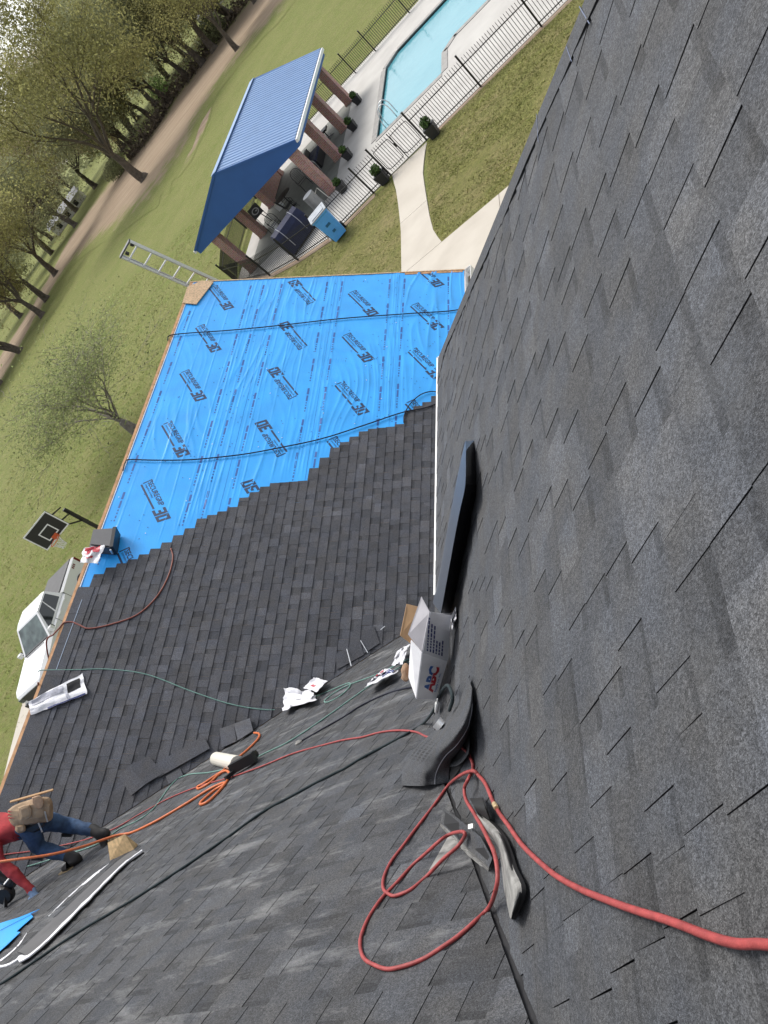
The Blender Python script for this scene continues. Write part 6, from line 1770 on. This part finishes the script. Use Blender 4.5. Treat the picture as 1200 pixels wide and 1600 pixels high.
for i, n in enumerate(names_):
    sv = me.skin_vertices[0].data[i]; sv.radius = (J[n][1], J[n][2]); sv.use_root = (n == 'pelvis')
ss = tmp.modifiers.new('Sub', 'SUBSURF'); ss.levels = 2; ss.render_levels = 2
bpy.context.view_layer.update()
dg = bpy.context.evaluated_depsgraph_get()
bm_ = bpy.data.meshes.new_from_object(tmp.evaluated_get(dg))
bpy.data.objects.remove(tmp)
# folds in the cloth
for v in bm_.vertices:
    p = v.co; v.co = p + v.normal * (.013 * mnoise.noise(tuple(p * 10)) + .008 * mnoise.noise(tuple(p * 24)))
body = bpy.data.objects.new('body', bm_); COL.objects.link(body); body.parent = per
zones = ['shirt', 'jeans', 'boot', 'glove', 'skin', 'hair']
for z in zones: bm_.materials.append(MT[z])
def zone(n):
    if n.startswith(('hip', 'knee', 'shin')) or n == 'pelvis': return 1
    if n.startswith(('ankle', 'heel', 'ball', 'toe')): return 2
    if n.startswith('palm'): return 3
    if n in ('neck', 'jaw'): return 4
    if n in ('head', 'crown'): return 5
    return 0
segs = [(J[a][0] - ORG[per], J[c_][0] - ORG[per], a, c_) for a, c_ in E_]
for f in bm_.polygons:
    f.use_smooth = True
    best = None
    for a, c_, na, nc in segs:
        d = c_ - a; t = max(0, min(1, (f.center - a).dot(d) / d.length_squared)); q_ = (f.center - (a + d * t)).length
        if best is None or q_ < best[0]: best = (q_, na if t < .5 else nc)
    f.material_index = zone(best[1])
# face: simple features below the brow, looking at the roof
hp = J['head'][0]; fdir = (J['palm_r'][0] - hp).normalized()
updir = (J['crown'][0] - J['neck'][0]).normalized(); fdir = (fdir - updir * fdir.dot(updir)).normalized(); sdir = updir.cross(fdir)
q = MB(); q.lathe(hp + fdir * .085 - updir * .02, [(.004, .035), (.014, .0), (.016, -.02)], 8, fdir); q.build('nose', 'skin', per)
for s in (-1, 1):
    q = MB(); q.lathe(hp + fdir * .078 + sdir * (s * .033) + updir * .012, [(.004, .012), (.012, .0)], 8, fdir); q.build('eye', 'white_metal', per)
    q = MB(); q.lathe(hp + sdir * (s * .088), [(.012, 0), (.028, .01), (.02, .018)], 8, sdir * s); q.build('ear', 'skin', per)
q = MB(); q.box(hp + fdir * .075 - updir * .055, .045, .012, .012, sdir, fdir, updir); q.build('mouth', 'ink_red', per)
# tool belt with leather pouches
def blob(pts, wn, wf, nm, mt, par, bulge=.05, nsub=4):
    """closed cushion: outline in the picture plane, between two depths"""
    n = len(pts); cu = sum(p[0] for p in pts) / n; cv = sum(p[1] for p in pts) / n
    rings = []
    for f, w in ((.55, wn - bulge), (.9, wn - bulge * .4), (1.0, wn + .02), (1.0, wf - .02), (.85, wf)):
        rings.append([PD(cu + (u - cu) * f, cv + (v - cv) * f, w) for u, v in pts])
    q = MB(); q.grid(rings, closed=True); q.add(rings[0], (tuple(range(n)),)); q.add(rings[-1], (tuple(reversed(range(n))),))
    return q.build(nm, mt, par)
def smooth_poly(pts, k=3):
    P = [Vector((u, v, 0)) for u, v in pts] + [Vector((pts[0][0], pts[0][1], 0))]
    return [(p.x, p.y) for p in spline(P, k)][:-1]
belt = blob(smooth_poly([(16, 1282), (28, 1262), (48, 1258), (64, 1270), (70, 1288), (52, 1302), (28, 1304)]), wH - .17, wH + .10, 'tool_belt', 'black_plastic', per, .02)
blob(smooth_poly([(12, 1266), (24, 1257), (44, 1250), (66, 1245), (80, 1248), (83, 1266), (80, 1282), (60, 1286), (38, 1290), (24, 1292), (14, 1282)]), wH - .24, wH + .02, 'leather_pouch', 'leather', per, .05)
blob(smooth_poly([(50, 1246), (62, 1243), (68, 1252), (66, 1262), (58, 1264), (51, 1256)]), wH - .298, wH - .2, 'pouch_opening', 'leather_', per, .004)  # flat patch added for the reddish inside of the open pouch
blob(smooth_poly([(24, 1290), (38, 1288), (40, 1298), (30, 1302), (24, 1298)]), wH - .25, wH - .1, 'small_pouch', 'leather', per, .03)
for pts_, w_ in ((((28, 1262), (46, 1257), (50, 1276), (32, 1282)), -.30), (((68, 1256), (79, 1256), (78, 1276), (68, 1277)), -.27)):
    blob(smooth_poly(list(pts_), 2), wH + w_, wH + w_ + .08, 'belt_pocket', 'leather', per, .015)
for (u0_, v0_b), (u1_b, v1_b) in (((70, 1268), (74, 1284)), ((40, 1262), (36, 1280)), ((60, 1286), (66, 1300))):
    q = MB(); q.bar(PD(u0_, v0_b, wH - .30), PD(u1_b, v1_b, wH - .28), .012, .012); q.build('tool', 'alu', per)
q = MB(); q.bar(PD(16, 1253, wH - .22), PD(83, 1234, wH - .2), .018, .014); q.build('hammer_handle', 'kraft', per)
q = MB()
for k in range(3): q.bar(PD(13, 1268 + k * 5, wH - .25), PD(26, 1267 + k * 5, wH - .27), .014, .01)
q.build('strap', 'shirt', per)
# boot soles
for heel, toe, w in ((('heel1', 'toe1', w1_)), ('heel2', 'toe2', w2_)):
    a, c_ = J[heel][0], J[toe][0]; d = (c_ - a).normalized(); up_ = nC; s = d.cross(up_).normalized(); up2 = s.cross(d)
    s = d.cross(AY).normalized(); up2 = (-AY + d * AY.dot(d)).normalized()
    rings = []
    for t, wd_ in ((-.06, .03), (0, .045), (.35, .038), (.75, .054), (1.0, .046), (1.12, .02)):
        p = a + (c_ - a) * t - up2 * .064
        rings.append([p - s * wd_, p + s * wd_, p + s * wd_ + up2 * .046, p - s * wd_ + up2 * .046])
    q = MB(); q.grid(rings, closed=True); q.add(rings[0], ((0, 1, 2, 3),)); q.add(rings[-1], ((3, 2, 1, 0),)); q.build('boot_sole', 'sole', per)
for nm in ('knee1', 'knee2'):
    p = J[nm][0]; q = MB(); q.box(p + AY * .07, .10, .03, .13, AX, AY, AZ, taper=.8); q.build('knee_pad', 'black_plastic', per)
# nail gun with coil in the other hand
gc_ = PD(14, 1392, wh_ + .22)
ngun = thing('nail_gun', 'black coil nail gun in the worker left hand at the picture edge', 'nail gun', gc_)
q = MB(); q.lathe(PD(4, 1372, wh_ + .22), [(.03, -.14), (.05, -.12), (.05, .10), (.035, .14)], 12, (PD(26, 1380, wh_ + .2) - PD(-6, 1364, wh_ + .22)).normalized()); q.build('body', 'black_plastic', ngun)
q = MB(); q.lathe(PD(8, 1398, wh_ + .2), [(.07, -.04), (.085, -.02), (.085, .03), (.06, .05)], 16, AZ); q.build('magazine', 'black_plastic', ngun)
q = MB(); q.bar(PD(-4, 1368, wh_ + .22), PD(-24, 1392, wh_ + .2), .045); q.build('handle', 'rubber', ngun)
q = MB(); q.bar(PD(10, 1392, wh_ + .2), PD(8, 1418, wh_ + .14), .03); q.build('nose', 'black_metal', ngun)
q = MB(); q.bar(PD(6, 1382, wh_ + .1), PD(16, 1370, wh_ + .1), .02, .006); q.build('white_label', 'white_metal', ngun)
